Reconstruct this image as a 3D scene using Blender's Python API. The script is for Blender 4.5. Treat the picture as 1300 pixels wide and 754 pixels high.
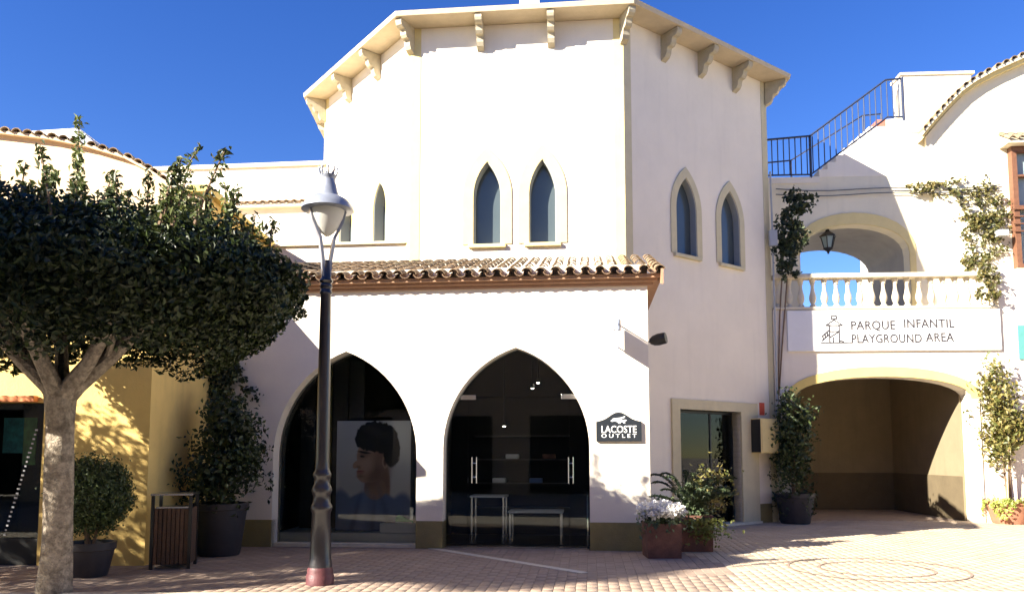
import bpy, bmesh, math, random
import numpy as np
from mathutils import Vector, Matrix

random.seed(7); rng = np.random.default_rng(7)
for o in list(bpy.data.objects): bpy.data.objects.remove(o)
SC = bpy.context.scene; COL = SC.collection
R = math.radians

# ------------------------------------------------------------ camera
FPX, CY, PITCH, EYE = 1003.0, 489.0, 0.0881, 1.5
cd = bpy.data.cameras.new('camera'); cam = bpy.data.objects.new('camera', cd); COL.objects.link(cam)
cam.location = (0, 0, EYE); cam.rotation_euler = (math.pi/2 + PITCH, 0, 0)
cd.sensor_width = 36; cd.lens = 36*FPX/1300; cd.shift_y = (CY-377)/1300; cd.clip_end = 3000; cd.clip_start = .05
SC.camera = cam

# ------------------------------------------------------------ light
SUN_AZ, SUN_EL = 60.0, 28.0                 # degrees left of straight behind the camera; height
S = Vector((-math.sin(R(SUN_AZ))*math.cos(R(SUN_EL)), -math.cos(R(SUN_AZ))*math.cos(R(SUN_EL)), math.sin(R(SUN_EL))))
w = bpy.data.worlds.new('World'); SC.world = w; w.use_nodes = True
nt = w.node_tree; nt.nodes.clear()
sky = nt.nodes.new('ShaderNodeTexSky'); sky.sky_type = 'NISHITA'; sky.sun_disc = False
sky.sun_elevation = R(SUN_EL); sky.sun_rotation = R(180+SUN_AZ)
sky.air_density = 1.0; sky.dust_density = 0.0; sky.ozone_density = 3.0; sky.altitude = 300
bg = nt.nodes.new('ShaderNodeBackground'); bg.inputs[1].default_value = 0.054
ow = nt.nodes.new('ShaderNodeOutputWorld')
hs = nt.nodes.new('ShaderNodeHueSaturation'); hs.inputs['Saturation'].default_value = 1.30; hs.inputs['Hue'].default_value = .5215
nt.links.new(sky.outputs[0], hs.inputs['Color']); nt.links.new(hs.outputs[0], bg.inputs[0]); nt.links.new(bg.outputs[0], ow.inputs[0])
sl = bpy.data.lights.new('sun', 'SUN'); sl.energy = 5.0; sl.angle = R(.5); sl.color = (1, .93, .80)
sun = bpy.data.objects.new('sun', sl); COL.objects.link(sun); sun.location = (-30, -20, 30)
sun.rotation_euler = (-S).to_track_quat('-Z', 'Y').to_euler()
SC.view_settings.view_transform = 'Standard'; SC.view_settings.look = 'None'
SC.view_settings.exposure = 2.05; SC.view_settings.gamma = 1; SC.view_settings.use_curve_mapping = False

# ------------------------------------------------------------ pixel helpers (a pixel gives a direction only)
CP, SP = math.cos(PITCH), math.sin(PITCH)
def ray(px, py):
    xn, yn = (px-650)/FPX, (CY-py)/FPX
    return Vector((xn, CP - yn*SP, SP + yn*CP))
def ground(px, py, z=0.0):
    d = ray(px, py); t = (z-EYE)/d.z
    return Vector((d.x*t, d.y*t, z))
def at_depth(px, py, y):
    d = ray(px, py); t = y/d.y
    return Vector((d.x*t, y, EYE + d.z*t))
class Frame:
    """a wall: u runs right along it, v comes out of it, z is up"""
    def __init__(s, o, ang):
        s.o = Vector((o[0], o[1], 0)); s.a = ang
        s.u = Vector((math.cos(ang), math.sin(ang), 0)); s.n = Vector((math.sin(ang), -math.cos(ang), 0))
    def p(s, u, v, z): return s.o + s.u*u + s.n*v + Vector((0, 0, z))
    def uz(s, px, py, v=0.0):
        d = ray(px, py); o = s.o + s.n*v
        t = (o.dot(s.n) - Vector((0, 0, EYE)).dot(s.n)) / d.dot(s.n)
        q = Vector((0, 0, EYE)) + d*t
        return (q - s.o).dot(s.u), q.z
    def mat(s, u=0, v=0, z=0, rz=0):
        return Matrix.Translation(s.p(u, v, z)) @ Matrix.Rotation(s.a + rz, 4, 'Z')

# ------------------------------------------------------------ materials
MATS = {}
def mat(name, col, rough=.8, var=.12, scale=3.0, bump=.0, bscale=40, island=0.0, metal=0, spec=.5, col2=None, stains=0.0, trans=0, emit=None, coat=0):
    m = bpy.data.materials.new(name); m.use_nodes = True; n = m.node_tree.nodes; l = m.node_tree.links
    b = n['Principled BSDF']; b.inputs['Roughness'].default_value = rough; b.inputs['Metallic'].default_value = metal
    b.inputs['Specular IOR Level'].default_value = spec
    if coat: b.inputs['Coat Weight'].default_value = coat
    tc = n.new('ShaderNodeTexCoord'); geo = n.new('ShaderNodeNewGeometry')
    noi = n.new('ShaderNodeTexNoise'); noi.inputs['Scale'].default_value = scale; noi.inputs['Detail'].default_value = 8
    noi.inputs['Roughness'].default_value = .65
    l.new(geo.outputs['Position'], noi.inputs['Vector'])
    ramp = n.new('ShaderNodeMapRange'); ramp.inputs[1].default_value = .3; ramp.inputs[2].default_value = .7
    ramp.inputs[3].default_value = 1-var; ramp.inputs[4].default_value = 1+var*.6
    l.new(noi.outputs['Fac'], ramp.inputs[0])
    val = ramp.outputs[0]
    if island:
        mr = n.new('ShaderNodeMapRange'); mr.inputs[3].default_value = 1-island; mr.inputs[4].default_value = 1+island
        l.new(geo.outputs['Random Per Island'], mr.inputs[0])
        mu = n.new('ShaderNodeMath'); mu.operation = 'MULTIPLY'; l.new(val, mu.inputs[0]); l.new(mr.outputs[0], mu.inputs[1]); val = mu.outputs[0]
        oi = n.new('ShaderNodeObjectInfo')
        mr2 = n.new('ShaderNodeMapRange'); mr2.inputs[3].default_value = 1-island; mr2.inputs[4].default_value = 1+island
        l.new(oi.outputs['Random'], mr2.inputs[0])
        mu2 = n.new('ShaderNodeMath'); mu2.operation = 'MULTIPLY'; l.new(val, mu2.inputs[0]); l.new(mr2.outputs[0], mu2.inputs[1]); val = mu2.outputs[0]
    base = n.new('ShaderNodeRGB'); base.outputs[0].default_value = (*col, 1); cout = base.outputs[0]
    if col2:
        mx = n.new('ShaderNodeMix'); mx.data_type = 'RGBA'
        mx.inputs[6].default_value = (*col, 1); mx.inputs[7].default_value = (*col2, 1)
        if island: l.new(geo.outputs['Random Per Island'], mx.inputs[0])
        else:
            n2 = n.new('ShaderNodeTexNoise'); n2.inputs['Scale'].default_value = scale*.37; n2.inputs['Detail'].default_value = 5
            l.new(geo.outputs['Position'], n2.inputs['Vector'])
            r2 = n.new('ShaderNodeMapRange'); r2.inputs[1].default_value = .4; r2.inputs[2].default_value = .65
            l.new(n2.outputs['Fac'], r2.inputs[0]); l.new(r2.outputs[0], mx.inputs[0])
        cout = mx.outputs[2]
    if stains:
        mp = n.new('ShaderNodeMapping'); mp.inputs['Scale'].default_value = (5, 5, .5)
        l.new(geo.outputs['Position'], mp.inputs[0])
        n3 = n.new('ShaderNodeTexNoise'); n3.inputs['Scale'].default_value = 1.1; n3.inputs['Detail'].default_value = 6
        l.new(mp.outputs[0], n3.inputs['Vector'])
        r3 = n.new('ShaderNodeMapRange'); r3.inputs[1].default_value = .52; r3.inputs[2].default_value = .78
        r3.inputs[3].default_value = 1; r3.inputs[4].default_value = 1-stains
        l.new(n3.outputs['Fac'], r3.inputs[0])
        m3 = n.new('ShaderNodeMath'); m3.operation = 'MULTIPLY'; l.new(val, m3.inputs[0]); l.new(r3.outputs[0], m3.inputs[1]); val = m3.outputs[0]
    vm = n.new('ShaderNodeVectorMath'); vm.operation = 'SCALE'
    l.new(cout, vm.inputs[0]); l.new(val, vm.inputs['Scale']); l.new(vm.outputs[0], b.inputs['Base Color'])
    if bump:
        nb = n.new('ShaderNodeTexNoise'); nb.inputs['Scale'].default_value = bscale; nb.inputs['Detail'].default_value = 6
        l.new(geo.outputs['Position'], nb.inputs['Vector'])
        bp = n.new('ShaderNodeBump'); bp.inputs['Strength'].default_value = bump; bp.inputs['Distance'].default_value = .02
        l.new(nb.outputs['Fac'], bp.inputs['Height']); l.new(bp.outputs[0], b.inputs['Normal'])
    if trans:
        tr = n.new('ShaderNodeBsdfTranslucent'); l.new(vm.outputs[0], tr.inputs[0])
        ms = n.new('ShaderNodeMixShader'); ms.inputs[0].default_value = trans
        l.new(b.outputs[0], ms.inputs[1]); l.new(tr.outputs[0], ms.inputs[2]); l.new(ms.outputs[0], n['Material Output'].inputs[0])
    if emit:
        b.inputs['Emission Color'].default_value = (*emit[0], 1); b.inputs['Emission Strength'].default_value = emit[1]
    MATS[name] = m; return m
def glassmat(name, tint, ior=1.5, add=0.0):
    m = bpy.data.materials.new(name); m.use_nodes = True; n = m.node_tree.nodes; l = m.node_tree.links; n.clear()
    out = n.new('ShaderNodeOutputMaterial'); t = n.new('ShaderNodeBsdfTransparent'); t.inputs[0].default_value = (*tint, 1)
    g = n.new('ShaderNodeBsdfGlossy'); g.inputs['Roughness'].default_value = .01
    fr = n.new('ShaderNodeFresnel'); fr.inputs[0].default_value = ior
    a = n.new('ShaderNodeMath'); a.operation = 'ADD'; a.inputs[1].default_value = add; l.new(fr.outputs[0], a.inputs[0])
    mx = n.new('ShaderNodeMixShader'); l.new(a.outputs[0], mx.inputs[0]); l.new(t.outputs[0], mx.inputs[1]); l.new(g.outputs[0], mx.inputs[2])
    l.new(mx.outputs[0], out.inputs[0]); MATS[name] = m
mat('stucco', (.84, .76, .635), .9, .05, 1.3, .25, 60, stains=.045)
mat('stucco_back', (.78, .71, .60), .9, .05, 1.1, .25, 60, stains=.07)
mat('cream_wall', (.80, .72, .54), .9, .06, 1.5, .25, 60, stains=.08)
mat('yellow_wall', (.80, .56, .19), .9, .10, 1.8, .3, 50, stains=.12)
mat('peach_wall', (.74, .56, .36), .9, .08, 1.6, .3, 50, stains=.1)
mat('trim', (.60, .53, .35), .85, .08, 4, .2, 60, stains=.08)  # doubles as the tower trim's shaded tone
mat('trim_pale', (.74, .60, .28), .85, .07, 4, .2, 60)  # doubles as the tower trim's sunlit tone
mat('yellow_trim', (.76, .58, .19), .85, .08, 3, .2, 60)
mat('soffit', (.54, .45, .31), .85, .10, 3, .2, 60, stains=.1)
mat('corbel', (.46, .40, .28), .8, .15, 7, .25, 50, stains=.15)
mat('plinth', (.30, .24, .09), .85, .18, 4, .3, 60, col2=(.24, .20, .09))
mat('brown_cornice', (.38, .22, .13), .8, .15, 6, .2, 50)
mat('rooftile', (.27, .165, .09), .85, .3, 9, .5, 50, island=.28, col2=(.20, .16, .10))
mat('rooftile_old', (.26, .14, .08), .85, .3, 9, .4, 50, island=.22, col2=(.34, .27, .18))
mat('roofdeck', (.22, .14, .09), .9, .2, 5)
mat('stone', (.70, .62, .46), .8, .12, 8, .3, 60, stains=.1)
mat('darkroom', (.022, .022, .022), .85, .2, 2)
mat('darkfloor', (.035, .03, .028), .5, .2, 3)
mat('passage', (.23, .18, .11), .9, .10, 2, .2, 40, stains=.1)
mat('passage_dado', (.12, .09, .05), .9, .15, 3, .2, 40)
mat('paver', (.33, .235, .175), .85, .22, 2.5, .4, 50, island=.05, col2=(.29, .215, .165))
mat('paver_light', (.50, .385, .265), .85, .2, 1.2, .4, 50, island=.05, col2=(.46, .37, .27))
mat('concrete', (.56, .48, .37), .85, .14, 3, .3, 40, col2=(.52, .48, .41))
mat('sand_joint', (.33, .25, .185), .95, .2, 5)
mat('earth', (.20, .16, .12), .95, .25, 5, .3, 30)
mat('bark', (.36, .30, .23), .95, .5, 26, 1.0, 45, col2=(.20, .16, .12))
mat('leaf', (.034, .060, .012), .45, .2, 3, island=.45, col2=(.065, .090, .022), trans=.12, spec=.4)
mat('leaf_shoot', (.085, .12, .03), .45, .2, 3, island=.4, col2=(.13, .15, .045), trans=.25)
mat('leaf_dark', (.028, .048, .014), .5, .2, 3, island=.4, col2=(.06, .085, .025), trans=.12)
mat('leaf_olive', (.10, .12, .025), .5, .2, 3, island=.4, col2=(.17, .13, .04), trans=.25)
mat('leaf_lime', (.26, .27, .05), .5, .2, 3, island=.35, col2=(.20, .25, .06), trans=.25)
mat('leaf_fern', (.06, .10, .045), .5, .2, 3, island=.35, col2=(.10, .13, .06), trans=.2)
mat('petal', (.82, .80, .76), .6, .08, 10, island=.08, trans=.2)
mat('twig', (.20, .13, .08), .9, .2, 10)
mat('lamp_iron', (.022, .018, .022), .38, .25, 10, .15, 60, metal=.0, coat=.3)
mat('lamp_head', (.26, .28, .33), .35, .12, 10, metal=.2, coat=.3)
mat('lamp_base', (.11, .035, .04), .5, .3, 8, .2, 50)
mat('opal', (.78, .76, .70), .35, .06, 5, trans=.5)
mat('black_metal', (.012, .013, .016), .4, .2, 8)
mat('iron_blue', (.02, .03, .07), .45, .2, 8)
mat('steel', (.60, .60, .60), .25, .08, 8, metal=1)
mat('grey_box', (.42, .43, .43), .6, .1, 8)
mat('cable', (.10, .10, .10), .6, .1, 8)
mat('wood_slat', (.10, .055, .035), .7, .3, 16, .3, 60, island=.2)
mat('window_wood', (.17, .075, .04), .6, .25, 14, .2, 60)
mat('sign_black', (.018, .022, .028), .35, .1, 8)
mat('sign_white', (.82, .81, .78), .6, .03, 4)
mat('lettering_white', (.85, .85, .83), .6, .02, 4)
mat('lettering_grey', (.05, .045, .05), .6, .1, 9)
mat('red_sign', (.62, .10, .06), .5, .1, 6)
mat('teal_sign', (.10, .30, .28), .5, .1, 6)
mat('orange_board', (.68, .22, .07), .5, .1, 6)
mat('corten', (.17, .075, .05), .75, .35, 9, .3, 40, col2=(.11, .05, .04))
mat('terracotta', (.34, .15, .09), .8, .2, 7, .2, 40)
mat('dark_pot', (.035, .032, .04), .5, .2, 6)
mat('reveal_grey', (.30, .32, .31), .85, .06, 4)
mat('vault_grey', (.36, .34, .31), .9, .10, 2, .2, 40, stains=.12)
mat('tower_glass', (.075, .095, .10), .12, .06, 2, spec=.6)
mat('far_glass', (.30, .38, .36), .15, .06, 2, spec=.6)
mat('display_white', (.75, .76, .76), .5, .04, 3)
mat('mannequin', (.55, .52, .48), .5, .05, 5)
mat('green_shoe', (.03, .5, .13), .5, .1, 6)
mat('poster_bg', (.62, .62, .64), .5, .06, 2)
mat('poster_blue', (.11, .18, .36), .5, .15, 7)
mat('poster_hair', (.018, .014, .013), .5, .3, 30)
mat('poster_skin', (.50, .30, .21), .5, .10, 5)
mat('poster_shade', (.36, .205, .145), .5, .10, 5)
mat('print_teal', (.03, .20, .24), .5, .5, 12)
mat('print_green', (.06, .20, .05), .5, .5, 10)
mat('lamp_glow', (.9, .9, .85), .5, 0, 1, emit=((1, .92, .75), 12))
mat('red_brick', (.45, .16, .11), .85, .15, 8)
mat('zinc', (.35, .40, .50), .5, .1, 4)
glassmat('glass', (.84, .87, .88), 1.37)
glassmat('glass_edge', (.55, .80, .75), 1.5, .15)

# ------------------------------------------------------------ mesh helpers
class MB:
    def __init__(s): s.v = []; s.f = []; s.m = Matrix.Identity(4)
    def add(s, vs, fs):
        k = len(s.v); s.v += [s.m @ Vector(p) for p in vs]; s.f += [tuple(i+k for i in f) for f in fs]; return s
    def box(s, a, b):
        x0, x1 = sorted((a[0], b[0])); y0, y1 = sorted((a[1], b[1])); z0, z1 = sorted((a[2], b[2]))
        vs = [(x, y, z) for z in (z0, z1) for y in (y0, y1) for x in (x0, x1)]
        return s.add(vs, [(0, 2, 3, 1), (4, 5, 7, 6), (0, 1, 5, 4), (2, 6, 7, 3), (0, 4, 6, 2), (1, 3, 7, 5)])
    def hexa(s, lo, hi):       # two matching quads
        return s.add(list(lo)+list(hi), [(3, 2, 1, 0), (4, 5, 6, 7)] + [(i, (i+1) % 4, 4+(i+1) % 4, 4+i) for i in range(4)])
    def fbox(s, F, u0, u1, v0, v1, z0, z1):
        return s.hexa([F.p(u0, v0, z0), F.p(u1, v0, z0), F.p(u1, v1, z0), F.p(u0, v1, z0)], [F.p(u0, v0, z1), F.p(u1, v0, z1), F.p(u1, v1, z1), F.p(u0, v1, z1)])
    def loft(s, rings, cap=True, closed=True):
        k = len(rings[0]); vs = [p for r in rings for p in r]; fs = []
        for i in range(len(rings)-1):
            for j in range(k if closed else k-1):
                a, b = i*k+j, i*k+(j+1) % k; fs.append((a, b, b+k, a+k))
        if cap: fs += [tuple(range(k))[::-1], tuple(range((len(rings)-1)*k, len(rings)*k))]
        return s.add(vs, fs)
    def lathe(s, prof, c=(0, 0, 0), n=20, ex=1, ey=1, phase=0):
        return s.loft([[(c[0]+r*ex*math.cos(2*math.pi*j/n+phase), c[1]+r*ey*math.sin(2*math.pi*j/n+phase), c[2]+z) for j in range(n)] for r, z in prof])
    def tube(s, pts, r, n=8):
        pts = [Vector(p) for p in pts]; rr = r if isinstance(r, (list, tuple)) else [r]*len(pts); rings = []
        for i, p in enumerate(pts):
            d = (pts[min(i+1, len(pts)-1)] - pts[max(i-1, 0)]).normalized()
            a = Vector((0, 0, 1)) if abs(d.z) < .9 else Vector((1, 0, 0))
            e1 = d.cross(a).normalized(); e2 = d.cross(e1)
            rings.append([p + (e1*math.cos(2*math.pi*j/n) + e2*math.sin(2*math.pi*j/n))*rr[i] for j in range(n)])
        return s.loft(rings)
    def prism(s, F, poly, v0, v1):
        """convex-ish outline (u,z) between two depths"""
        k = len(poly); vs = [F.p(u, v1, z) for u, z in poly] + [F.p(u, v0, z) for u, z in poly]
        return s.add(vs, [tuple(range(k)), tuple(range(k, 2*k))[::-1]] + [(i, i+k, (i+1) % k+k, (i+1) % k) for i in range(k)])
    def wall(s, F, outer, holes, v0, v1):
        """flat wall with openings; outlines in (u,z), v1 is the outer face"""
        bm = bmesh.new(); loops = []
        for lp in [outer]+holes:
            vs = [bm.verts.new((u, 0, z)) for u, z in lp]; loops.append(vs)
            for i in range(len(vs)): bm.edges.new((vs[i], vs[(i+1) % len(vs)]))
        bm.verts.index_update()
        bmesh.ops.triangle_fill(bm, edges=bm.edges[:], use_beauty=True, use_dissolve=False, normal=(0, -1, 0))
        bm.verts.index_update()
        co = [(v.co.x, v.co.z) for v in bm.verts]; k = len(co); fs = []
        for f in bm.faces:
            ix = [v.index for v in f.verts]
            if f.normal.y > 0: ix = ix[::-1]
            fs += [tuple(ix), tuple(i+k for i in ix[::-1])]
        for lp in loops:
            ix = [v.index for v in lp]; fs += [(ix[i], ix[(i+1) % len(ix)], ix[(i+1) % len(ix)]+k, ix[i]+k) for i in range(len(ix))]
        bm.free()
        return s.add([F.p(u, v1, z) for u, z in co] + [F.p(u, v0, z) for u, z in co], fs)
    def ringband(s, F, inner, outer, v0, v1):
        """band between two open outlines with equal counts (arch surrounds)"""
        k = len(inner); vs = []
        for v in (v1, v0):
            vs += [F.p(u, v, z) for u, z in inner] + [F.p(u, v, z) for u, z in outer]
        fs = []
        for i in range(k-1):
            fs += [(i, i+1, k+i+1, k+i), (2*k+i, 3*k+i, 3*k+i+1, 2*k+i+1), (k+i, k+i+1, 3*k+i+1, 3*k+i), (i, 2*k+i, 2*k+i+1, i+1)]
        fs += [(0, k, 3*k, 2*k), (k-1, 3*k-1, 4*k-1, 2*k-1)]
        return s.add(vs, fs)
def mesh_of(name, mb, m, smooth=False, inv=None):
    me = bpy.data.meshes.new(name)
    vs = [inv @ p for p in mb.v] if inv else mb.v
    me.from_pydata([tuple(p) for p in vs], [], mb.f)
    bm = bmesh.new(); bm.from_mesh(me); bmesh.ops.recalc_face_normals(bm, faces=bm.faces); bm.to_mesh(me); bm.free()
    me.materials.append(MATS[m])
    if smooth:
        me.polygons.foreach_set('use_smooth', [True]*len(me.polygons))
        try: me.set_sharp_from_angle(angle=R(38))
        except Exception: pass
    return me
def root_of(o):
    while o.parent: o = o.parent
    return o
def tag(o, label, cat, group=None, kind=None):
    if label: o['label'] = label
    if cat: o['category'] = cat
    if group: o['group'] = group
    if kind: o['kind'] = kind
    return o
def thing(name, label, cat, loc=(0, 0, 0), rz=0, group=None):
    o = bpy.data.objects.new(name, None); COL.objects.link(o); o.empty_display_size = .2
    o.matrix_world = Matrix.Translation(Vector(loc)) @ Matrix.Rotation(rz, 4, 'Z')
    return tag(o, label, cat, group)
def part(name, mb, m, parent=None, smooth=False, bevel=0, label=None):
    """mesh given in world coordinates"""
    inv = root_of(parent).matrix_basis.inverted() if parent else None
    o = bpy.data.objects.new(name, mesh_of(name, mb, m, smooth, inv)); COL.objects.link(o)
    if parent: o.parent = parent
    if bevel:
        b = o.modifiers.new('bevel', 'BEVEL'); b.width = bevel; b.segments = 2; b.limit_method = 'ANGLE'
    if label: o['label'] = label
    return o
def piece(name, me, M, parent):
    """one of many alike pieces sharing a mesh; M is its world matrix"""
    o = bpy.data.objects.new(name, me); COL.objects.link(o); o.parent = parent
    o.matrix_basis = root_of(parent).matrix_basis.inverted() @ M
    return o
def arrays_obj(name, V, Fq, m, parent=None, kind=None):
    me = bpy.data.meshes.new(name)
    if parent:
        inv = np.array(root_of(parent).matrix_basis.inverted()); V = V @ inv[:3, :3].T + inv[:3, 3]
    nv, nf, k = len(V), len(Fq), Fq.shape[1]
    me.vertices.add(nv); me.vertices.foreach_set('co', V.astype(np.float32).ravel())
    me.loops.add(nf*k); me.loops.foreach_set('vertex_index', Fq.astype(np.int32).ravel())
    me.polygons.add(nf); me.polygons.foreach_set('loop_start', np.arange(0, nf*k, k, dtype=np.int32)); me.polygons.foreach_set('loop_total', np.full(nf, k, dtype=np.int32))
    me.update(calc_edges=True); me.materials.append(MATS[m])
    o = bpy.data.objects.new(name, me); COL.objects.link(o)
    if parent: o.parent = parent
    if kind: o['kind'] = kind
    return o
def leaves(name, C, N, size, m, parent, ratio=.45, kind=None, tilt=.7):
    """C: leaf centres, N: rough facing; folded diamond leaves"""
    n = len(C); N = N + rng.normal(0, tilt, (n, 3)); N /= np.linalg.norm(N, axis=1)[:, None]+1e-9
    a = rng.normal(0, 1, (n, 3)); a -= (a*N).sum(1)[:, None]*N; a /= np.linalg.norm(a, axis=1)[:, None]+1e-9
    b = np.cross(N, a); sz = (size*rng.uniform(.65, 1.3, n))[:, None]
    fold = N*sz*.18
    V = np.stack([C-a*sz*.5, C+b*sz*ratio*.5+fold, C+a*sz*.5, C-b*sz*ratio*.5+fold], 1).reshape(-1, 3)
    i = np.arange(n)[:, None]*4
    Fq = np.concatenate([i+[[0, 1, 2]], i+[[0, 2, 3]]], 1).reshape(-1, 3)
    return arrays_obj(name, V, Fq, m, parent, kind)
def arch(c, a, zs, zt, n=12, z0=0.0):
    """pointed arch outline from foot to foot: half width a, spring zs, tip zt"""
    h = zt-zs; Rr = (a*a+h*h)/(2*a); t = math.acos(max(-1, min(1, (Rr-a)/Rr)))
    rt = [(c+a-Rr+Rr*math.cos(t*i/n), zs+Rr*math.sin(t*i/n)) for i in range(n+1)]
    lf = [(2*c-u, z) for u, z in rt[:-1]][::-1]
    return [(c+a, z0)] + rt + lf + [(c-a, z0)]
def seg_arch(c, a, zs, zt, n=16, z0=0.0):
    """low elliptical arch"""
    pts = [(c+a*math.cos(math.pi*i/n), zs+(zt-zs)*math.sin(math.pi*i/n)**.85) for i in range(n+1)]
    return [(c+a, z0)] + pts + [(c-a, z0)]
def text_mb(txt, size, F, u, v, z, ext=.008, spacing=1.0, align='CENTER', width=None, boost=0.0):
    cu = bpy.data.curves.new('lettering', 'FONT'); cu.body = txt; cu.size = size; cu.extrude = ext; cu.space_character = spacing
    cu.align_x = align; cu.align_y = 'CENTER'; cu.offset = boost; cu.resolution_u = 3
    ob = bpy.data.objects.new('lettering', cu); COL.objects.link(ob)
    dg = bpy.context.evaluated_depsgraph_get(); me = bpy.data.meshes.new_from_object(ob.evaluated_get(dg))
    xs = [p.co.x for p in me.vertices]; k = 1.0
    if width: k = width/(max(xs)-min(xs))
    mb = MB(); mb.v = [F.p(u+p.co.x*k, v+p.co.z, z+p.co.y) for p in me.vertices]; mb.f = [tuple(q.vertices) for q in me.polygons]
    bpy.data.objects.remove(ob); return mb
def tile_mesh(name, L, r0, r1, m, t=.014, n=6):
    """curved clay tile, hump up, running along +y, mouth at y=0"""
    mb = MB()
    def ring(y, r, z): return [(-(r)*math.cos(math.pi*j/n), y, z+r*math.sin(math.pi*j/n)*.85) for j in range(n+1)]
    A, B = ring(0, r0, 0), ring(L, r1, 0); A2, B2 = ring(0, r0-t, 0), ring(L, r1-t, 0); k = n+1
    vs = A+B+A2+B2; fs = []
    for j in range(n): fs += [(j, j+1, k+j+1, k+j), (2*k+j, 3*k+j, 3*k+j+1, 2*k+j+1), (j, 2*k+j, 2*k+j+1, j+1), (k+j, k+j+1, 3*k+j+1, 3*k+j)]
    fs += [(0, k, 3*k, 2*k), (n, 2*k+n, 3*k+n, k+n)]
    mb.add(vs, fs); return mesh_of(name, mb, m, True)

# ============================================================ PLAN
A_, B_, C_, D_ = [Vector(q) for q in ((-4.667, 19.083), (-2.082, 15.733), (2.247, 15.316), (6.039, 18.153))]
aF = math.atan2(C_.y-B_.y, C_.x-B_.x)
nF = Vector((-math.sin(aF), math.cos(aF)))
cT = (B_+C_)/2 + nF*4.4*.5*(1+2**.5)
OCT = [A_, B_, C_, D_, 2*cT-A_, 2*cT-B_, 2*cT-C_, 2*cT-D_]
ZS_SOF, Z_EAVE, OVER = 10.32, 10.43, .506
def offset_poly(pts, o):
    out = []; n = len(pts)
    for i in range(n):
        a, b, c = pts[i-1], pts[i], pts[(i+1) % n]
        d, e = (b-a).normalized(), (c-b).normalized()
        P, Q = b+Vector((d.y, -d.x))*o, b+Vector((e.y, -e.x))*o
        den = d.x*e.y-d.y*e.x; t = ((Q-P).x*e.y-(Q-P).y*e.x)/den
        out.append(P+d*t)
    return out
FB = Frame((2.19, 12.6), aF)                                     # front of the low block, u<0 to the left
FT = [Frame(OCT[i], math.atan2((OCT[(i+1) % 8]-OCT[i]).y, (OCT[(i+1) % 8]-OCT[i]).x)) for i in range(8)]
LT = [(OCT[(i+1) % 8]-OCT[i]).length for i in range(8)]
FL, FF, FR = FT[0], FT[1], FT[2]
aB = math.atan2(-.28, 5.1)
FBR = Frame((D_.x, D_.y-.02), aB)                                # front of the bridge
FUP = Frame(FBR.p(0, -1.7, 0), aB)                               # wall above the balcony

# ============================================================ GROUND
g = MB(); g.add([(-400, -400, -.06), (400, -400, -.06), (400, 800, -.06), (-400, 800, -.06)], [(0, 1, 2, 3)])
tag(part('ground', g, 'concrete'), None, None, kind='structure')
bed = MB(); bed.add([(-16, -9, -.007), (20, -9, -.007), (20, 30, -.007), (-16, 30, -.007)], [(0, 1, 2, 3)])
pav = part('pavement', bed, 'sand_joint'); pav['kind'] = 'structure'
PW, PL, GAP, PH = .125, .25, .005, .03
pm = MB()
def paver_mb(w, l):
    b = .004; mb = MB()
    lo = [(0, 0, -.03), (w, 0, -.03), (w, l, -.03), (0, l, -.03)]; mid = [(x, y, -b) for x, y, _ in lo]
    hi = [(b, b, 0), (w-b, b, 0), (w-b, l-b, 0), (b, l-b, 0)]
    mb.loft([lo, mid, hi]); return mb
pmb = paver_mb(PW-GAP, PL-GAP); pme = mesh_of('paver', pmb, 'paver'); pml = mesh_of('paver', pmb, 'paver_light')
base_v = np.array([tuple(p) for p in pmb.v]); base_f = [f for f in pmb.f]
tris = []
for f in base_f:
    for i in range(1, len(f)-1): tris.append((f[0], f[i], f[i+1]))
tris = np.array(tris)
spots = []
focus = ground(785, 712)
E1, E2 = ground(525, 692), ground(742, 727)                       # edging strip across the paving
for i in range(-80, 90):
    for j in range(-22, 26):
        u, v = i*PW, j*PL + (i % 2)*PL/2
        p = FB.p(u, -v, 0)
        if not (-9.5 < p.x < 11.5 and 8.1 < p.y < 18.3): continue
        if p.x < 2.2 and v > -.02 : continue                      # under the block
        if p.x < -4.9 and p.y > 10.6: continue
        d = (p-FT[2].o).dot(FT[2].n)
        if d < .02 and v > 0: continue
        spots.append((p, (p.x-focus.x)**2*.6+(p.y-focus.y)**2))
spots.sort(key=lambda q: q[1])
rotm = np.array(Matrix.Rotation(aF, 3, 'Z'))
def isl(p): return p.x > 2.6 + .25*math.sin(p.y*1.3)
for p, _ in spots[:300]:
    z = random.uniform(-.0015, .0015)
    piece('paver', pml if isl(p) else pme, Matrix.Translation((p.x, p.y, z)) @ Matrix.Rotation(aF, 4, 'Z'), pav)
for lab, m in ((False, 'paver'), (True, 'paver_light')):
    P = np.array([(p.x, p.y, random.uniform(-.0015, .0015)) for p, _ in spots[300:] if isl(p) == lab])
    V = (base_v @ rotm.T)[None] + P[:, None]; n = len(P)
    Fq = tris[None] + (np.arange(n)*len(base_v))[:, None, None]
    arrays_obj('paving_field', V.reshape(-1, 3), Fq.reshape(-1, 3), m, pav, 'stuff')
# edging strip in front of the door
st = MB(); d = (E2-E1).normalized(); q = Vector((-d.y, d.x, 0))*.07
E1 = E1 - d*.05
st.hexa([E1-q+Vector((0, 0, -.02)), E2-q+Vector((0, 0, -.02)), E2+q+Vector((0, 0, -.02)), E1+q+Vector((0, 0, -.02))], [E1-q+Vector((0, 0, .006)), E2-q+Vector((0, 0, .006)), E2+q+Vector((0, 0, .006)), E1+q+Vector((0, 0, .006))])
part('edging_strip', st, 'concrete', pav)
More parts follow.
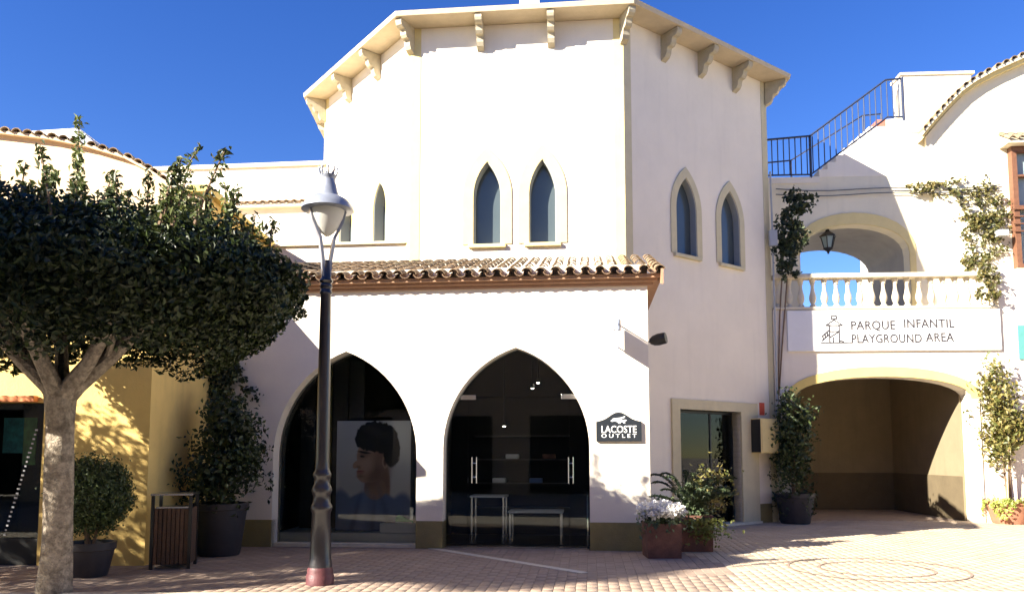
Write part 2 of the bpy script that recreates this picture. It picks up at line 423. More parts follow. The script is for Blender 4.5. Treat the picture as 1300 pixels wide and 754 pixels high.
# pale flat apron towards the camera
ap = MB(); ap.hexa([(-14, -3.5, -.03), (20, -3.5, -.03), (20, 9.0, -.03), (-14, 9.0, -.03)], [(-14, -3.5, .007), (20, -3.5, .007), (20, 8.95, .007), (-14, 8.75, .007)])
part('pale_apron', ap, 'concrete', pav)
rc = ground(1112, 722)
for rr in (1.12, .72):
    rg = MB(); n = 48
    ring = lambda r, z: [(rc.x+r*math.cos(2*math.pi*j/n), rc.y+r*math.sin(2*math.pi*j/n), z) for j in range(n)]
    vs = ring(rr-.035, .007)+ring(rr, .007); rg.add(vs, [(j, (j+1) % n, n+(j+1) % n, n+j) for j in range(n)])
    part('paving_ring', rg, 'paver', pav)

# ============================================================ SHOP BUILDING: low block + tower
shop = thing('shop_building', 'white shop with two pointed glass arches below an eight sided tower', 'building', FB.o, aF)
UL = -7.4                                                        # left end of the block
zf = FB.uz(655, 366)[1]                                          # underside of the cornice
def px2(F, x, y, v=0): return F.uz(x, y, v)
wl, wr = px2(FB, 345, 650)[0], px2(FB, 528, 650)[0]
dl, dr = px2(FB, 562, 650)[0], px2(FB, 749, 650)[0]
A1 = arch((wl+wr)/2, (wr-wl)/2, px2(FB, 437, 578)[1], px2(FB, 437, 446)[1], 14, .0)
A2 = arch((dl+dr)/2, (dr-dl)/2, px2(FB, 655, 568)[1], px2(FB, 655, 441)[1], 14, .0)
TH = .36
# wall split at the arch feet so that openings reach the ground
def notch(outer_l, outer_r, top, archs):
    pts = [(outer_r, top), (outer_l, top), (outer_l, -.05)]
    for a in sorted(archs, key=lambda q: q[-1][0]):
        pts += [(a[-1][0], -.05)] + a[::-1] + [(a[0][0], -.05)]
    pts += [(outer_r, -.05)]
    return pts
bw = MB(); bw.wall(FB, notch(UL, 0, zf+.35, [A1, A2]), [], -TH, 0)
bw.fbox(FB, -.32, 0, -2.9, -TH-.002, -.05, zf+.35)
part('front_wall', bw, 'stucco', shop)
PZ = px2(FB, 540, 661)[1]
for a, b in ((UL, wl), (wr, dl), (dr, .012)):
    part('plinth', MB().fbox(FB, a, b, -TH-.01, .012, -.05, PZ), 'plinth', shop)
part('plinth', MB().fbox(FB, -.31, .0125, -2.7, -TH-.012, -.05, PZ), 'plinth', shop)
# cornice and eave board
cz = zf
co = MB()
for k, (v1, z0, z1) in enumerate(((.05, 0, .05), (.11, .05, .10), (.18, .10, .16))):
    co.fbox(FB, UL, .04+v1, -.05, v1, cz+z0, cz+z1)
    co.fbox(FB, -.04, .04+v1+.003, -2.75, -.052, cz+z0+.001, cz+z1-.001)
part('cornice', co, 'brown_cornice', shop)
# lean-to roof of curved clay tiles
ev0, ez0 = .30, cz+.165                                          # eave edge
ev1, ez1 = -2.45, FB.uz(700, 322, -2.55)[1]-.16
sl_ = (ez1-ez0)/(ev0-ev1); slope = math.atan(sl_)
rt = part('tiled_roof', MB().prism(Frame(FB.p(UL, 0, 0), aF+math.pi/2), [(-ev0+.06, ez0-.02), (-ev1, ez1-.02), (-ev1, ez1-.09), (-ev0+.06, ez0-.085)], -(-UL+.20), 0), 'roofdeck', shop)
TL, PITCHT = .46, .235
cap = tile_mesh('roof_tile', TL, .085, .068, 'rooftile'); pan = tile_mesh('roof_tile', TL, .082, .066, 'rooftile_old')
ncol = int((-UL+.2)/PITCHT)
Ls = (ev0-ev1)/math.cos(slope); rows = 4; step = .40
for c in range(ncol+1):
    u = .17 - c*PITCHT
    for r_ in range(rows):
        s_ = r_*step
        v, z = ev0 - s_*math.cos(slope), ez0 + s_*math.sin(slope)
        j = random.uniform(-.012, .012); jz = random.uniform(-.006, .008); ja = random.uniform(-.03, .03)
        M = FB.mat(u+j, v, z+.035+jz, ja) @ Matrix.Rotation(slope-.03, 4, 'X')
        piece('roof_tile', cap, M, rt)
        if r_ < 2:
            M = FB.mat(u-PITCHT/2+j, v-.03, z+.045, 0) @ Matrix.Rotation(slope-.03, 4, 'X') @ Matrix.Rotation(math.pi, 4, 'Y')
            piece('roof_tile', pan, M, rt)
# upper rows join as one field
up = MB()
for c in range(ncol+1):
    u = .17 - c*PITCHT
    for r_ in range(rows, 7):
        s_ = r_*step
        M = FB.mat(u, ev0-s_*math.cos(slope), ez0+s_*math.sin(slope)+.035, 0) @ Matrix.Rotation(slope-.03, 4, 'X')
        up.add([M @ v.co for v in cap.vertices], [tuple(p.vertices) for p in cap.polygons])
o = part('tile_field', up, 'rooftile', rt, True); o['kind'] = 'stuff'
# verge board and end tile at the right
vb = MB(); vb.prism(Frame(FB.p(.215, 0, 0), aF+math.pi/2), [(-ev0+.02, ez0+.05), (-ev1, ez1+.05), (-ev1, ez1-.22), (-ev0+.02, ez0-.20)], -.02, .02)
part('verge_board', vb, 'brown_cornice', shop)

def glazing(F, outline, v, t, parent, m='glass'):
    mb = MB(); mb.prism(F, outline, v-t, v)
    return part('pane', mb, m, parent)
# --- shop window
def cut(outline, u0, u1, z0, z1):
    """clip a convex outline to a box (Sutherland-Hodgman)"""
    P = outline
    for ax, val, sg in ((0, u0, 1), (0, u1, -1), (1, z0, 1), (1, z1, -1)):
        Q = []
        for i in range(len(P)):
            a, b = P[i-1], P[i]; fa, fb = (a[ax]-val)*sg, (b[ax]-val)*sg
            if fa*fb < 0:
                t = fa/(fa-fb); Q.append((a[0]+(b[0]-a[0])*t, a[1]+(b[1]-a[1])*t))
            if fb >= 0: Q.append(b)
        P = Q
    return P
VG = -.26
win = part('shop_window', MB().fbox(FB, wl+.01, wr-.01, VG-.06, VG+.20, .0, .055), 'stone', shop)
mid = (wl+wr)/2
glazing(FB, cut(A1, wl+.004, wr-.004, .06, 9), VG, .012, win)
# --- glass entrance door: two side lights and the leaves
door = part('glass_entrance', MB().fbox(FB, dl+.01, dr-.01, VG-.05, VG+.06, .0, .02), 'steel', shop)
j1, j2 = px2(FB, 594, 600, VG)[0], px2(FB, 723, 600, VG)[0]; zh = px2(FB, 655, 504, VG)[1]
for a, b, z0, z1 in ((dl+.004, j1-.005, .03, 9), (j1+.005, j2-.005, .03, zh-.005), (j2+.005, dr-.004, .03, 9), (j1-.004, j2+.004, zh+.005, 9)):
    glazing(FB, cut(A2, a, b, z0, z1), VG, .012, door)
for u in (j1, j2):
    part('patch_fitting', MB().fbox(FB, u-.13, u+.13, VG-.02, VG+.012, zh-.04, zh+.04), 'steel', door, bevel=.006)
for u in (px2(FB, 600, 600, VG)[0], px2(FB, 722, 600, VG)[0]):
    z0, z1 = px2(FB, 655, 613, VG)[1], px2(FB, 655, 580, VG)[1]
    hb = MB()
    for q in (0, .075):
        hb.tube([FB.p(u+q, VG+.06, z0), FB.p(u+q, VG+.06, z1)], .011, 8)
    for z in (z0+.1, z1-.1):
        hb.tube([FB.p(u, VG+.06, z), FB.p(u+.075, VG+.06, z)], .007, 6); hb.tube([FB.p(u+.037, VG, z), FB.p(u+.037, VG+.06, z)], .007, 6)
    part('door_handle', hb, 'steel', door, True)
part('door_edge', MB().fbox(FB, dr-.05, dr-.028, VG+.02, VG+.24, .03, px2(FB, 749, 555, VG)[1]), 'glass_edge', door)
# --- inside of the shop
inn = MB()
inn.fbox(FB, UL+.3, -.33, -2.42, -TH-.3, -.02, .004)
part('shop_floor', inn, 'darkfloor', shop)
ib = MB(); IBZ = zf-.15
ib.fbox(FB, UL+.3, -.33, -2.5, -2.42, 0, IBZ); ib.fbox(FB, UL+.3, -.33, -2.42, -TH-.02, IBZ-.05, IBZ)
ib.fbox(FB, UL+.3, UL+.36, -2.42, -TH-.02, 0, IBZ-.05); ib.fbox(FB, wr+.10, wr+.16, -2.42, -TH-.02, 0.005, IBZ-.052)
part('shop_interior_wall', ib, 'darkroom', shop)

# --- tower
def win_at(F, xl, xr, tip, ysill):
    ul, ur = px2(F, xl, ysill)[0], px2(F, xr, ysill)[0]; zt = px2(F, *tip)[1]; z0 = px2(F, (xl+xr)/2, ysill)[1]
    return (ul+ur)/2, (ur-ul)/2, z0, zt
W = {0: [win_at(FL, 474, 490, (483, 232), 312), win_at(FL, 431.5, 447, (440, 258), 318)],
     1: [win_at(FF, 601, 636, (618.6, 205.5), 310.5), win_at(FF, 672, 706, (690, 202.3), 308.5)],
     2: [win_at(FR, 859, 884.5, (870, 226), 324.5), win_at(FR, 916, 939.5, (924.6, 242.7), 337)]}
# same height for the pair on a face
pdl, pdr = px2(FR, 863, 600)[0], px2(FR, 941, 600)[0]; pdt = px2(FR, 900, 521)[1]
for i in range(8):
    F = FT[i]; L = LT[i]; wm = MB(); holes = []
    outer = [(0, -.05), (L, -.05), (L, ZS_SOF), (0, ZS_SOF)]
    if i == 2: outer = [(0, -.05), (pdl, -.05), (pdl, pdt), (pdr, pdt), (pdr, -.05), (L, -.05), (L, ZS_SOF), (0, ZS_SOF)]
    for c, a, z0, zt in W.get(i, []):
        holes.append(arch(c, a, zt-(zt-z0)*.42, zt, 8, z0))
    wm.wall(F, outer, holes, -.28, 0)
    part('tower_wall', wm, 'stucco', shop)
    if i in (0, 1, 2):
        for c, a, z0, zt in W[i]:
            zs = zt-(zt-z0)*.42
            inner = arch(c, a+.002, zs, zt+.002, 8, z0); b = (.10, .22, .17)[i]
            outerb = arch(c, a+b, zs, zt+b*1.35, 8, z0-.0)
            fr = part('window', MB().ringband(F, inner, outerb, -.01, .022), 'trim_pale' if i < 2 else 'trim', shop)  # sunlit faces get the paler trim, the shaded face a darker copy
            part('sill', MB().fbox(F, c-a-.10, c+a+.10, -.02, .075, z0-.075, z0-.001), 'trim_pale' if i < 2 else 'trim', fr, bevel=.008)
            wd_ = .24 if i < 2 else .15
            part('pane', MB().prism(F, arch(c, a-.002, zs, zt-.004, 8, z0+.002), -wd_-.02, -wd_), 'tower_glass', fr)
            part('reveal', MB().ringband(F, arch(c, a-.016, zs, zt-.022, 8, z0+.001), arch(c, a-.001, zs, zt-.001, 8, z0+.001), -wd_+.001, -.004), 'reveal_grey', fr)
    # corner pilasters
    pw = .20
    e = MB(); e.fbox(F, -.004, pw, -.02, .010, 0, ZS_SOF); e.fbox(F, L-pw, L+.004, -.02, .010, 0, ZS_SOF)
    if i < 4 or i == 7: part('pilaster', e, 'trim_pale' if i < 2 else 'trim', shop)  # light and shade put into the strips: paler on the sunlit faces
eave = offset_poly(OCT, OVER); n = 8
rf = MB(); inn_ = [(p.x, p.y, ZS_SOF) for p in offset_poly(OCT, -.35)]
lo = [(p.x, p.y, ZS_SOF+.012) for p in eave]; hi = [(p.x, p.y, Z_EAVE) for p in offset_poly(OCT, OVER+.015)]
rf.add(inn_+lo+hi, [(j, (j+1) % n, n+(j+1) % n, n+j) for j in range(n)]+[(n+j, n+(j+1) % n, 2*n+(j+1) % n, 2*n+j) for j in range(n)])
ap_ = Vector((cT.x, cT.y, 11.55)); k = len(rf.v); rf.v.append(ap_); rf.f += [(2*n+j, 2*n+(j+1) % n, k) for j in range(n)]
trf = part('tower_roof', rf, 'soffit', shop)
ch = MB(); c0 = at_depth(672, 3, 20.2); ch.box((c0.x-.26, 20.0, 11.0), (c0.x+.26, 20.5, c0.z+.6)); ch.box((c0.x-.34, 19.92, c0.z+.6), (c0.x+.34, 20.58, c0.z+.72))
part('chimney', ch, 'stucco', trf)
# corbels
prof = [(0, 0), (.47, 0), (.47, -.07), (.45, -.12), (.40, -.155), (.33, -.16), (.31, -.20), (.30, -.26), (.26, -.31), (.19, -.32), (.17, -.36), (.16, -.43), (.12, -.50), (.06, -.53), (0, -.56)]
cm = MB(); Fz = Frame((0, 0), math.pi/2)
k = len(prof); cm.add([(-.07, -d_, z) for d_, z in prof]+[(.07, -d_, z) for d_, z in prof], [tuple(range(k)), tuple(range(k, 2*k))[::-1]]+[(i, i+k, (i+1) % k+k, (i+1) % k) for i in range(k)])
cme = mesh_of('corbel', cm, 'corbel')
for i, m_ in ((0, 2), (1, 2), (2, 3), (3, 2), (7, 2)):
    for q in range(m_): piece('corbel', cme, FT[i].mat(LT[i]*(q+1)/(m_+1), .001, ZS_SOF-.002), shop)
for i in (0, 1, 2, 3, 4, 7):
    d1, d2 = FT[i-1].a, FT[i].a; dd = (d2-d1+math.pi) % (2*math.pi)-math.pi
    M = Matrix.Translation((OCT[i].x, OCT[i].y, ZS_SOF-.002)) @ Matrix.Rotation(d1+dd/2, 4, 'Z')
    piece('corbel', cme, M, shop)
# side door in the shaded tower face
fw = px2(FR, 853, 600)[0]; fe = px2(FR, 962, 600)[0]; ft = px2(FR, 905, 509)[1]
sd = part('side_entrance', MB().wall(FR, [(fw, 0), (pdl, 0), (pdl, pdt), (pdr, pdt), (pdr, 0), (fe, 0), (fe, ft), (fw, ft)], [], -.275, .045), 'trim', shop)
part('door_step', MB().fbox(FR, fw-.02, fe+.02, -.3, .09, -.02, .05), 'stone', sd, bevel=.01)
part('pane', MB().fbox(FR, pdl+.005, pdr-.005, -.235, -.22, .06, pdt-.005), 'glass', sd)
dfm = MB()
for a, b, z0, z1 in ((pdl, pdl+.05, .05, pdt), (pdr-.05, pdr, .05, pdt), (pdl, pdr, pdt-.06, pdt), (pdl+(pdr-pdl)*.62-.02, pdl+(pdr-pdl)*.62+.02, .05, pdt)):
    dfm.fbox(FR, a+.003, b-.003, -.25, -.20, z0, z1-.003)
part('door_frame', dfm, 'black_metal', sd)
pf = MB(); pf.fbox(FR, fe, LT[2]-.21, -.02, .014, -.02, .42); part('plinth', pf, 'plinth', shop)
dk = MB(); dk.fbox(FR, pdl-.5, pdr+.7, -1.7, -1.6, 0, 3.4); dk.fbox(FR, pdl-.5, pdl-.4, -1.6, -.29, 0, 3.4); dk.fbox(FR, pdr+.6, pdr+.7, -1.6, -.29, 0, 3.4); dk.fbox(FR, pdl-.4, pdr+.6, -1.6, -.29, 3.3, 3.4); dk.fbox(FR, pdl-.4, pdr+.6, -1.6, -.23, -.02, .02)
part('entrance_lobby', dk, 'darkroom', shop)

# --- terrace wall left of the tower
FTER = Frame((B_.x-.02, B_.y+.10), aF)
ter = thing('terrace_wall', 'long white terrace wall with tile cornice joining tower and yellow building', 'wall', FTER.p(-4, 0, 0), aF)
zt_ = FTER.uz(450, 311)[1]
part('lower_wall', MB().fbox(FTER, -7.6, 0, -.25, 0, 0, zt_), 'stucco_back', ter)
part('coping', MB().fbox(FTER, -7.6, .05, -.30, .06, zt_, zt_+.05), 'stone', ter)
FBK = Frame(FTER.p(0, -2.9, 0), aF)
zp = FBK.uz(330, 213)[1]; zc = FBK.uz(330, 262)[1]
part('upper_wall', MB().fbox(FBK, -13, -1.9, -.3, 0, zt_-1, zp), 'stucco_back', ter)
part('coping', MB().fbox(FBK, -13, -1.9, -.36, .06, zp, zp+.10), 'stone', ter)
part('cornice', MB().fbox(FBK, -13, -2.2, -.02, .16, zc-.06, zc), 'stucco_back', ter)
ctile = tile_mesh('roof_tile', .30, .08, .068, 'rooftile_old', .014, 5)
for q in range(48):
    piece('roof_tile', ctile, FBK.mat(-2.3-q*.2, .22, zc+.01, random.uniform(-.04, .04)) @ Matrix.Rotation(.3, 4, 'X'), ter)

# --- sign board on the block
SU, SZ0 = px2(FB, 785.5, 560, .05); SU = px2(FB, 785.5, 540, .05)[0]
sw = (px2(FB, 814.5, 540, .05)[0]-px2(FB, 757, 540, .05)[0])/2
zb, zsd, ztp = px2(FB, 785, 560, .05)[1], px2(FB, 785, 535, .05)[1], px2(FB, 785, 523, .05)[1]
sg = thing('shop_sign', 'black arched board reading LACOSTE OUTLET with white crocodile beside the glass door', 'sign', FB.p(SU, 0, zb), aF)
ol = [(SU-sw, zb), (SU+sw, zb), (SU+sw, zsd), (SU+sw*.86, zsd+.01)]
for i in range(0, 11):
    t = i/10; x = .76-1.52*t; ol.append((SU+sw*x, zsd+.02+(ztp-zsd-.02)*(math.cos(x/.76*math.pi)*.5+.5)**.8))
ol += [(SU-sw*.86, zsd+.01), (SU-sw, zsd)]
part('board', MB().wall(FB, ol, [], .005, .05), 'sign_black', sg)
part('lettering', text_mb('LACOSTE', .16, FB, SU, .053, zb+.185, .003, 1.0, width=sw*1.55, boost=.001), 'lettering_white', sg)
part('lettering', text_mb('OUTLET', .085, FB, SU, .053, zb+.085, .003, 1.5, width=sw*1.55, boost=.0), 'lettering_white', sg)
croc = [(-.125, .012), (-.10, -.004), (-.06, .006), (-.02, -.008), (.0, -.03), (.03, -.03), (.02, -.012), (.06, -.008), (.075, -.028), (.10, -.028), (.09, -.002), (.125, .018), (.10, .028), (.055, .022), (.03, .034), (.08, .052), (.10, .076), (.085, .08), (.05, .064), (-.005, .056), (-.045, .05), (-.085, .046), (-.105, .032), (-.06, .032), (-.10, .022)]
part('emblem', MB().wall(FB, [(SU+x*1.05, zb+.315+z*1.05) for x, z in croc], [], .051, .056), 'lettering_white', sg)
# --- blade sign standing out from the wall
bu = px2(FB, 783, 420, .3)[0]; z0, z1 = px2(FB, 783, 442, .5)[1], px2(FB, 783, 396, .5)[1]
bs = thing('projecting_sign', 'thin grey blade sign on an iron bracket above the black sign board', 'sign', FB.p(bu, 0, z0), aF)
part('panel', MB().fbox(FB, bu-.012, bu+.012, .10, .62, z0+.08, z1-.12), 'zinc', bs)
br = MB(); br.tube([FB.p(bu, 0, z1-.09), FB.p(bu, .70, z1-.09)], .013); br.tube([FB.p(bu, .66, z0-.03), FB.p(bu, .66, z1+.03)], .014);
part('lower_stay', MB().tube([FB.p(bu, 0, z0+.10), FB.p(bu, .10, z0+.10)], .011), 'zinc', bs)
br.fbox(FB, bu-.05, bu+.05, 0, .02, z1-.20, z1-.02)
part('bracket', br, 'zinc', bs, True)
# --- dark spotlight on the side of the block
su, sz = .02, px2(FB, 832, 431, -.4)[1]
sp = thing('wall_spotlight', 'small dark rounded spotlight at the corner of the white block', 'lamp', FB.p(.0, -.4, sz), aF)
m_ = MB(); m_.m = FB.mat(.20, -.40, sz) @ Matrix.Rotation(R(80), 4, 'Y') @ Matrix.Rotation(R(20), 4, 'X')
m_.lathe([(0.001, -.15), (.05, -.14), (.085, -.08), (.10, 0), (.095, .10), (.09, .13), (.07, .13)], n=16); part('housing', m_, 'black_metal', sp, True)
part('bracket', MB().tube([FB.p(0, -.4, sz-.02), FB.p(.1, -.4, sz-.05), FB.p(.18, -.4, sz)], .014), 'black_metal', sp)

# --- poster, platform and goods in the shop window
zpl = px2(FB, 480, 673, -.5)[1]
tag(part('display_platform', MB().fbox(FB, wl-.1, wr+.07, -1.5, -TH-.04, .006, .20), 'display_white', None, bevel=.01), 'low white display platform inside the left arched shop window', 'platform')
pu0, pu1 = px2(FB, 427, 600, -.68)[0], px2(FB, 521, 600, -.68)[0]; pz0, pz1 = .21, px2(FB, 470, 534, -.68)[1]
FPO = Frame(FB.p(pu0, -.68, 0), aF)
po = thing('window_poster', 'large portrait poster of a dark haired person in a blue top', 'poster', FPO.p((pu1-pu0)/2, 0, pz0), aF)
pw, ph = pu1-pu0, pz1-pz0
def portrait():
    """a soft photographic print: blurred ellipses laid over one another on the poster face"""
    m = bpy.data.materials.new('poster_print'); m.use_nodes = True; n = m.node_tree.nodes; l = m.node_tree.links
    b = n['Principled BSDF']; b.inputs['Roughness'].default_value = .45
    tc = n.new('ShaderNodeTexCoord'); fl_ = n.new('ShaderNodeVectorMath'); fl_.operation = 'MULTIPLY'; fl_.inputs[1].default_value = (1, 0, 1)
    l.new(tc.outputs['Generated'], fl_.inputs[0])
    def warp(scale, amt):
        no = n.new('ShaderNodeTexNoise'); no.inputs['Scale'].default_value = scale; no.inputs['Detail'].default_value = 4; l.new(fl_.outputs[0], no.inputs['Vector'])
        s1 = n.new('ShaderNodeVectorMath'); s1.operation = 'SUBTRACT'; s1.inputs[1].default_value = (.5, .5, .5); l.new(no.outputs['Color'], s1.inputs[0])
        s2 = n.new('ShaderNodeVectorMath'); s2.operation = 'MULTIPLY'; s2.inputs[1].default_value = (amt, 0, amt); l.new(s1.outputs[0], s2.inputs[0])
        s3 = n.new('ShaderNodeVectorMath'); s3.operation = 'ADD'; l.new(fl_.outputs[0], s3.inputs[0]); l.new(s2.outputs[0], s3.inputs[1]); return s3.outputs[0]
    co_ = {0: warp(6, .015), 1: warp(16, .07), 2: warp(5, .05)}
    cur = None
    def blob(cx, cy, a, b_, rot, soft, col, w_=0, op=1.0):
        nonlocal cur
        mp = n.new('ShaderNodeMapping'); mp.vector_type = 'TEXTURE'; mp.inputs['Location'].default_value = (cx, 0, cy); mp.inputs['Rotation'].default_value = (0, R(rot), 0); mp.inputs['Scale'].default_value = (a, 1, b_)
        l.new(co_[w_], mp.inputs[0]); le = n.new('ShaderNodeVectorMath'); le.operation = 'LENGTH'; l.new(mp.outputs[0], le.inputs[0])
        mr = n.new('ShaderNodeMapRange'); mr.interpolation_type = 'SMOOTHSTEP'; mr.inputs[1].default_value = 1-soft; mr.inputs[2].default_value = 1+soft; mr.inputs[3].default_value = op; mr.inputs[4].default_value = 0; l.new(le.outputs['Value'], mr.inputs[0])
        mx = n.new('ShaderNodeMix'); mx.data_type = 'RGBA'; l.new(mr.outputs[0], mx.inputs[0])
        if cur is None: mx.inputs[6].default_value = (.58, .58, .61, 1)
        else: l.new(cur, mx.inputs[6])
        mx.inputs[7].default_value = (*col, 1); cur = mx.outputs[2]
    sk, sh_k, dk_, hr = (.56, .36, .27), (.34, .20, .145), (.20, .105, .075), (.018, .014, .013)
    blob(.15, .85, .5, .5, 0, .9, (.70, .70, .72))
    blob(.56, .42, .17, .27, -8, .10, sh_k)
    blob(.60, .50, .10, .16, 0, .6, dk_)
    blob(.48, -.06, .56, .42, 0, .05, (.10, .155, .31), 0)
    blob(.86, .10, .17, .25, 20, .15, (.10, .155, .31), 0)
    blob(.10, .12, .17, .26, -20, .15, (.11, .17, .33), 0)
    blob(.53, .38, .15, .10, -4, .10, sh_k)
    for q in ((.25, .10, .03, .22, 20), (.70, .12, .04, .25, -25), (.50, .05, .03, .2, 5)): blob(*q, .9, (.05, .08, .18), 2, .7)
    blob(.36, .14, .05, .2, 12, .9, (.16, .23, .42), 2, .7)
    blob(.48, .66, .205, .225, 6, .05, sk)
    blob(.40, .53, .125, .095, -12, .08, sk)
    blob(.268, .597, .05, .032, -30, .15, sk)
    blob(.60, .62, .13, .20, 8, .7, sh_k)
    blob(.52, .50, .12, .07, -25, .7, dk_, 0, .7)
    blob(.37, .685, .075, .032, 0, .7, sh_k)
    blob(.30, .575, .03, .014, 0, .7, dk_, 0, .7)
    blob(.35, .676, .032, .0095, 3, .4, hr)
    blob(.375, .712, .085, .010, 6, .5, hr)
    blob(.325, .536, .052, .010, -4, .5, (.30, .09, .08)); blob(.325, .520, .045, .012, -6, .6, (.46, .22, .18))
    blob(.33, .492, .05, .016, 0, .8, sh_k)
    blob(.42, .60, .07, .06, 0, .9, (.66, .44, .33), 0, .6)
    blob(.655, .625, .036, .062, -8, .15, sk); blob(.655, .62, .018, .035, -8, .5, dk_)
    blob(.55, .85, .285, .145, 4, .06, hr, 1)
    blob(.74, .745, .115, .17, -6, .08, hr, 1)
    blob(.38, .80, .14, .065, 16, .10, hr, 1)
    blob(.50, .90, .12, .03, 12, .9, (.06, .05, .045), 1, .7)
    l.new(cur, b.inputs['Base Color']); MATS['poster_print'] = m
portrait()
part('print', MB().fbox(FPO, 0, pw, -.03, 0, pz0, pz1), 'poster_print', po)
part('poster_frame', MB().fbox(FPO, -.02, pw+.02, -.05, -.031, pz0-.005, pz1+.02), 'black_metal', po)
bx = FB.uz(504, 680, -.5)[0]
tag(part('display_box', MB().fbox(FB, bx-.28, bx+.33, -.62, -.42, .205, .36), 'display_white', None, bevel=.008), 'white display box under the green shoe in the shop window', 'display box')
gs = FB.mat(FB.uz(513, 660, -.55)[0], -.55, .362)
sh = MB(); sh.m = gs
sec = lambda x, w_, h_: [(x, w_*math.cos(t), max(0, h_*(.5+.5*math.sin(t)))) for t in [2*math.pi*i/10 for i in range(10)]]
sh.loft([sec(-.14, .030, .10), sec(-.10, .042, .13), sec(-.03, .045, .12), sec(.04, .045, .08), (sec(.10, .045, .055)), sec(.15, .025, .035)])
shoe = tag(part('shoe', sh, 'green_shoe', None, True), 'bright green shoe on the white box in the shop window', 'shoe')
ss = MB(); ss.m = gs; ss.box((-.135, -.044, 0), (.14, .044, .018)); part('sole', ss, 'display_white', shoe)
# hanging price tags / bottle stand
cl = tag(part('display_stand', MB().fbox(FB, bx+.20, bx+.26, -.60, -.56, .362, .62), 'steel', None), 'small metal display stand behind the green shoe', 'stand')
# curtain panels at the left of the window
cu_ = thing('window_screen', 'tall dark panelled screen inside the left end of the shop window', 'screen', FB.p(wl+.4, -1.2, 0), aF)
for q in range(4): part('panel', MB().fbox(FB, wl+.05+q*.30, wl+.31+q*.30, -1.16, -1.12, .21, 3.2), 'plinth' if q in (1, ) else 'darkfloor', cu_)
# shop furniture seen through the door
def table(name, label, u0, u1, v0, v1, h, m):
    t = thing(name, label, 'table', FB.p((u0+u1)/2, (v0+v1)/2, 0), aF)
    part('table_top', MB().fbox(FB, u0, u1, v0, v1, h-.03, h), 'display_white', t)
    for u in (u0+.02, u1-.05):
        for v in (v0+.02, v1-.05): part('leg', MB().fbox(FB, u, u+.03, v, v+.03, .005, h-.03), m, t)
d0 = px2(FB, 600, 640, -1.3)[0]
table('display_table', 'higher metal legged display table inside the glass entrance', d0, d0+.62, -1.5, -.95, .80, 'steel')
table('display_table', 'lower long metal legged display table inside the glass entrance', d0+.68, d0+1.62, -1.35, -.80, .55, 'steel')
shf = thing('wall_shelf', 'dark shelving with folded goods on the back wall of the shop', 'shelf', FB.p(d0+.8, -2.4, 0), aF)
for z in (.5, .95, 1.4, 1.85): part('shelf_board', MB().fbox(FB, d0-.1, d0+1.7, -2.40, -2.1, z, z+.03), 'darkfloor', shf)
for q, (z, u, cn, mm) in enumerate(((.98, .25, 'white', 'display_white'), (.98, .95, 'blue', 'poster_blue'), (1.43, .5, 'grey', 'poster_bg'), (1.43, 1.2, 'brown', 'corten'))):
    tag(part('folded_clothes', MB().fbox(FB, d0+u, d0+u+.24, -2.37, -2.13, z+.002, z+.09), mm, None, bevel=.015), 'pile of folded %s clothes on the dark shop shelving' % cn, 'clothes')
for q, (x, y) in enumerate(((683, 485), (676, 492), (716, 553), (640, 540))):
    u, z = px2(FB, x, y, -1.6); 
    if z < 2.0: continue
    sp2 = thing('ceiling_spot', 'small ceiling spotlight shining inside the glass entrance', 'lamp', FB.p(u, -1.6, IBZ-.05), aF, 'spotlights in the shop')
    part('stem', MB().tube([FB.p(u, -1.6, IBZ-.052), FB.p(u, -1.6, z+.04)], .012), 'black_metal', sp2)
    m_ = MB(); m_.lathe([(.03, .06), (.04, 0), (.035, -.01)], FB.p(u, -1.6, z), 12); part('lamp_can', m_, 'black_metal', sp2)
    m_ = MB(); m_.lathe([(.028, -.012), (.02, -.02)], FB.p(u, -1.6, z), 12); part('bulb', m_, 'lamp_glow', sp2)
# mannequin in the side entrance
mu, mz = px2(FR, 890, 540, -.48)
mn = thing('mannequin', 'pale headed mannequin behind the glass of the side entrance', 'mannequin', FR.p(mu, -.48, .02), FR.a)
c = FR.p(mu, -.48, 0); b = MB(); hh = mz+.05
P_ = [(.09, .03), (.07, .12), (.10, .75), (.15, .95), (.13, 1.10), (.155, 1.28), (.17, 1.40), (.10, 1.47), (.05, 1.50), (.045, 1.56), (.07, 1.60), (.085, 1.67), (.085, 1.74), (.06, 1.80), (.01, 1.82)]
k_ = hh/1.82
b.m = Matrix.Translation((c.x, c.y, 0)) @ Matrix.Rotation(FR.a, 4, 'Z'); b.lathe([(r, z*k_) for r, z in P_], n=16, ex=1.2, ey=.75)
for s in (-1, 1): b.tube([(s*.19, 0, 1.40*k_), (s*.24, .02, 1.1*k_), (s*.23, -.06, .80*k_)], [.045, .038, .028])
part('body', b, 'mannequin', mn, True)
b = MB(); b.m = Matrix.Translation((c.x, c.y, 0)); b.lathe([(.2, 0.021), (.2, .04), (.02, .05)], n=16); part('base', b, 'steel', mn)
